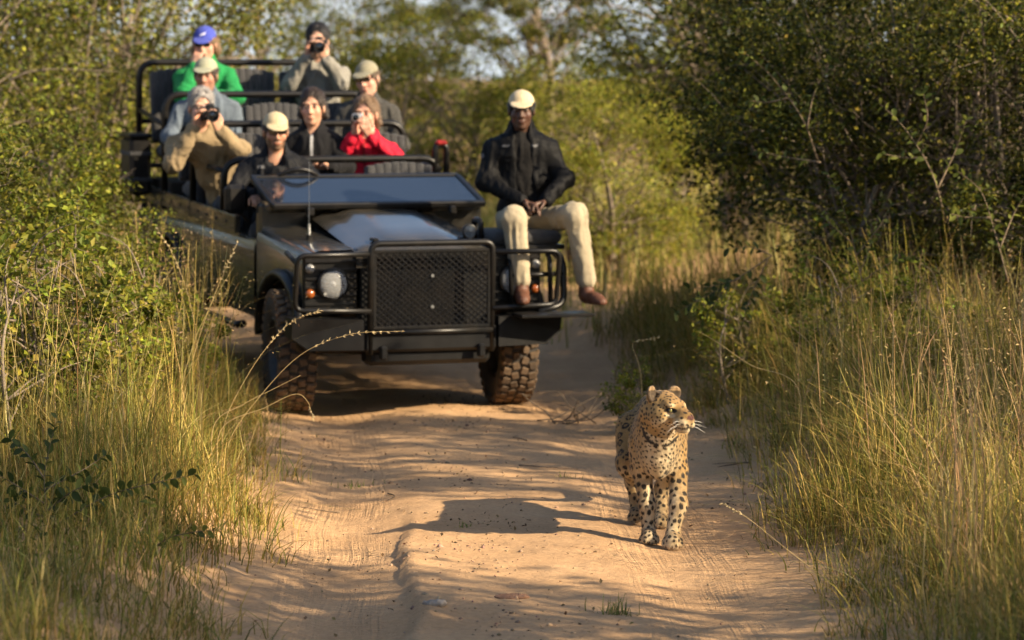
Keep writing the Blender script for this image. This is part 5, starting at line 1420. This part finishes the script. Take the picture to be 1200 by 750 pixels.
twig_plant('leafy_twig', (1110, 260), [[(1110, 260), (1090, 200), (1060, 150), (1030, 120)], [(1098, 222), (1120, 180), (1132, 140)], [(1085, 185), (1060, 185), (1035, 180)], [(1075, 170), (1085, 140), (1082, 110)]], 19.3,
    'arching leafy branch standing out of the dark bush at right', 'branch', .055, 9, (.15, .45, .4), .03, r=.007)
twig_plant('leafy_twig', (960, 190), [[(960, 190), (940, 140), (905, 90), (870, 60)], [(945, 150), (955, 110), (975, 70)], [(925, 115), (900, 120), (878, 118)], [(960, 190), (925, 185), (890, 178)]], 19.8,
    'leafy branch arching up left over the tall dark bush', 'branch', .055, 10, (.3, .45, .25), .03, r=.007)
twig_plant('leafy_twig', (1180, 330), [[(1180, 330), (1165, 270), (1150, 225), (1120, 200)], [(1170, 290), (1190, 250), (1205, 225)], [(1160, 255), (1135, 255), (1112, 250)]], 18.8,
    'sunlit leafy branch near the right edge above the grass', 'branch', .055, 11, (.15, .4, .45), .03, r=.006)
M_STRAW = mat('straw', (.46, .34, .15), (.36, .26, .11), rough=.7, scale=30)
M_SEED = mat('pale_seed_husk', (.50, .40, .22), (.38, .28, .14), rough=.8, scale=60)
def stalk(label, pts, D, heads, seed, r=.0024):
    rg = np.random.default_rng(seed); P = [at(u, v, D + (q[0] if q else 0)) for u, v, *q in pts]; b0 = P[0].copy(); b0.z = g(b0.x, b0.y)
    root = empty('grass_stalk', b0); tag(root, label, 'grass stalk', 'arching dry grass stalks')
    path = spline([p - b0 for p in ([b0] if (P[0] - b0).length > .02 else []) + P], 7)
    MB().tube(path, [r * (1 - .7 * i / (len(path) - 1)) for i in range(len(path))], 4).build('stem', M_STRAW, root, smooth=True)
    if heads:
        mb = MB(); n0 = int(len(path) * (1 - heads))
        for i in range(n0, len(path)):
            for _ in range(3):
                d = Vector(rg.normal(size=3) * .6) + (path[i] - path[i - 1]).normalized(); d.normalize(); a = path[i]; L = rg.uniform(.012, .026)
                mb.tube([a, a + d * L * .5, a + d * L], [.0007, .0028, .0005], 4)
        mb.build('seed_head', M_SEED, root)['kind'] = 'stuff'
stalk('long dry stalk arching across the left front wheel toward the grille', [(268, 520), (300, 470), (352, 416), (410, 392), (470, 388)], 15.6, .35, 1)
stalk('dry stalk with pale feathery seed head before the left front wheel', [(262, 500), (290, 440), (320, 398), (345, 375), (375, 364)], 15.8, .45, 2)
stalk('bent yellow stalk low beside the left front tyre', [(250, 500), (285, 474), (322, 455), (352, 440)], 15.2, 0, 3, .003)
stalk('drooping stalk hanging before the left tyre tread', [(258, 505), (310, 478), (345, 462), (360, 470), (367, 490)], 15.0, .12, 4)
stalk('tall seeding stalk before the vehicle flank', [(215, 470), (235, 390), (262, 320), (278, 285)], 16.6, .3, 5)
stalk('tall leaning stalk left of the headlight', [(236, 480), (228, 380), (208, 310), (184, 268)], 17.0, .25, 6)
stalk('long pale dry stem slanting out of the right grass', [(935, 455), (880, 428), (842, 402), (818, 388)], 16.2, 0, 7, .003)
stalk('thin upright stem between leopard and bush', [(752, 455), (748, 425), (742, 402), (770, 396)], 17.5, .2, 8)
stalk('leaning stem over the right grass below the spray', [(958, 420), (925, 380), (900, 350), (880, 335)], 16.8, 0, 9)
stalk('bleached stalk bending toward the track at lower right', [(985, 690), (930, 650), (880, 610), (848, 590)], 13.0, .2, 10)

M_STONE = mat('grey_brown_stone', (.24, .20, .165), (.36, .30, .24), rough=.9, scale=40, bump_s=.5, bump_scale=60)
def lump(name, u, v, r, label, seed, m=M_STONE, cat='stone'):
    D = 7848 / (v - 90); p = at(u, v, D); S = SDF((-r[0] * 1.6, -r[1] * 1.8, -r[2] * 1.8), (r[0] * 1.6, r[1] * 1.8, r[2] * 1.8), min(r) / 4)
    S.ell((0, 0, 0), r, None, .0); S.ell((r[0] * .4, 0, r[2] * .2), (r[0] * .5, r[1] * .9, r[2] * .9), None, r[2] * .3)
    Vv, Qq = S.nets(); Nn = vert_normals(Vv, Qq); Vv = Vv + Nn * (min(r) * .22 * vnoise(Vv, 1.2 / min(r), seed))[:, None]
    o = link(name, np_mesh(name, Vv, Qq), None, m); o.location = (p.x, p.y, g(p.x, p.y) + r[2] * .45); return tag(o, label, cat)
lump('stone', 509, 721, (.052, .026, .017), 'flat grey stone lying on the ridge in the foreground', 3)
lump('stone', 600, 706, (.075, .055, .009), 'low brown crumb of earth in the middle of the track', 5, mat('red_earth', (.20, .10, .055), (.28, .15, .085), rough=.95, scale=40, bump_s=.6), 'earth lump')

def sticks(name, label, u, v, n, L, seed, r=.0045, cat='twig'):
    rg = np.random.default_rng(seed); D = 7848 / (v - 90); p = at(u, v, D); z0 = g(p.x, p.y); root = empty(name, (p.x, p.y, z0)); tag(root, label, cat)
    for k in range(n):
        a = rg.uniform(0, 6.28); l = L * rg.uniform(.5, 1); pts = []
        o = rg.normal(size=2) * L * .15 * (n > 1)
        for i in range(5):
            t = i / 4; xx = o[0] + math.cos(a + .5 * t * rg.uniform(-1, 1)) * l * (t - .3); yy = o[1] + math.sin(a) * l * (t - .3) * .8
            pts.append((xx, yy, g(p.x + xx, p.y + yy) - z0 + .006 + (L * .5 * rg.uniform(.1, .9) * t if n > 2 else .0)))
        MB().tube(spline(pts, 3), [r * (1 - .7 * i / 12) for i in range(13)], 5).build('twig', M_TWIG, root, smooth=True)
sticks('dead_branch', 'tangled dead branch on the sand right of the vehicle', 668, 492, 9, .55, 3, .006, 'branch')
sticks('fallen_twig', 'thin twig lying on sand in front of the vehicle', 628, 548, 1, .45, 4); sticks('fallen_twig', 'dark twig on the ridge near the left rut', 460, 580, 1, .28, 5)
sticks('fallen_twig', 'short twig beside the left rut in the grass edge', 385, 594, 1, .30, 6); sticks('fallen_twig', 'twig lying across the sand bank right of the leopard', 862, 548, 2, .32, 7)
sticks('fallen_twig', 'small twig on the track centre left of the leopard', 610, 516, 1, .28, 8)

def on_track(x, y): return sstep(1.25, .9, np.abs(x - road_c(y)) / road_w(y))
rg = np.random.default_rng(77)
p = scatter(rg, 2600, -1.7, 1.6, 11, 21, lambda x, y: on_track(x, y) * (.15 + .85 * np.exp(-((x - road_c(y) + .05) / .35) ** 2) + .5 * sstep(.6, 1, np.abs(x - road_c(y)) / road_w(y))), .75, .16)
P = np.stack([p[:, 0], p[:, 1], G(p[:, 0], p[:, 1]) + .003], -1)
V, F, K = leaf_arrays(P, .020, rg, pal(rg, len(P), [(.16, .10, .05), (.09, .055, .03), (.24, .17, .08), (.12, .12, .04)], [3, 3, 2, 1]), up=2.5)
me = np_mesh('leaf_litter', V, F, K, smooth=False); me.materials.append(M_GRASS); tag(link('leaf_litter', me), 'dry leaf crumbs scattered over the sand', 'litter', kind='stuff')
p = scatter(rg, 1500, -1.7, 1.6, 11, 20, lambda x, y: on_track(x, y) * (.25 + .75 * np.exp(-((x - road_c(y) + .15) / .3) ** 2)), .7, .2); n = len(p)
oc = np.array([(1, 0, 0), (-1, 0, 0), (0, 1, 0), (0, -1, 0), (0, 0, .7), (0, 0, -.7)], float)
V = np.stack([p[:, 0], p[:, 1], G(p[:, 0], p[:, 1]) + .002], -1)[:, None] + oc * (rg.uniform(.003, .009, n) + .014 * rg.uniform(size=n) ** 9)[:, None, None] * rg.uniform(.6, 1.3, (n, 6, 1))
F = (np.array([(0, 2, 4), (2, 1, 4), (1, 3, 4), (3, 0, 4), (2, 0, 5), (1, 2, 5), (3, 1, 5), (0, 3, 5)])[None] + (np.arange(n) * 6)[:, None, None]).reshape(-1, 3)
me = np_mesh('pebbles', V.reshape(-1, 3), F, np.repeat(pal(rg, n, [(.36, .24, .15), (.26, .18, .12), (.2, .13, .09)], [2, 2, 1]), 6, 0), smooth=True); me.materials.append(mat_attr('pebble', rough=.95))
tag(link('pebbles', me), 'small pebbles and sand clods on the track', 'pebbles', kind='stuff')
def tuft(u, v, n, h, label, seed, spread=.05):
    rg = np.random.default_rng(seed); D = 7848 / (v - 90); c = at(u, v, D)
    q = np.stack([c.x + rg.normal(size=n) * spread, D + rg.normal(size=n) * spread], -1)
    o = link('grass_tuft', blades('grass_tuft', q, rg.uniform(.4, 1, n) * h, rg, [(.13, .16, .035), (.22, .21, .06), (.36, .28, .11)], [3, 2, 1], .002, .8, 4)); tag(o, label, 'grass tuft', 'small tufts on the track', 'stuff')
tuft(722, 722, 60, .10, 'small green grass tuft in the foreground sand', 1, .045); tuft(545, 622, 30, .05, 'tiny green tuft on the middle ridge', 2, .03); tuft(415, 566, 40, .06, 'dry tuft on the ridge beside the left rut', 3, .05)
tuft(670, 400, 160, .12, 'green grass patch on the sand right of the vehicle', 4, .25); tuft(668, 560, 24, .05, 'dried tuft left of the leopard', 5, .04)
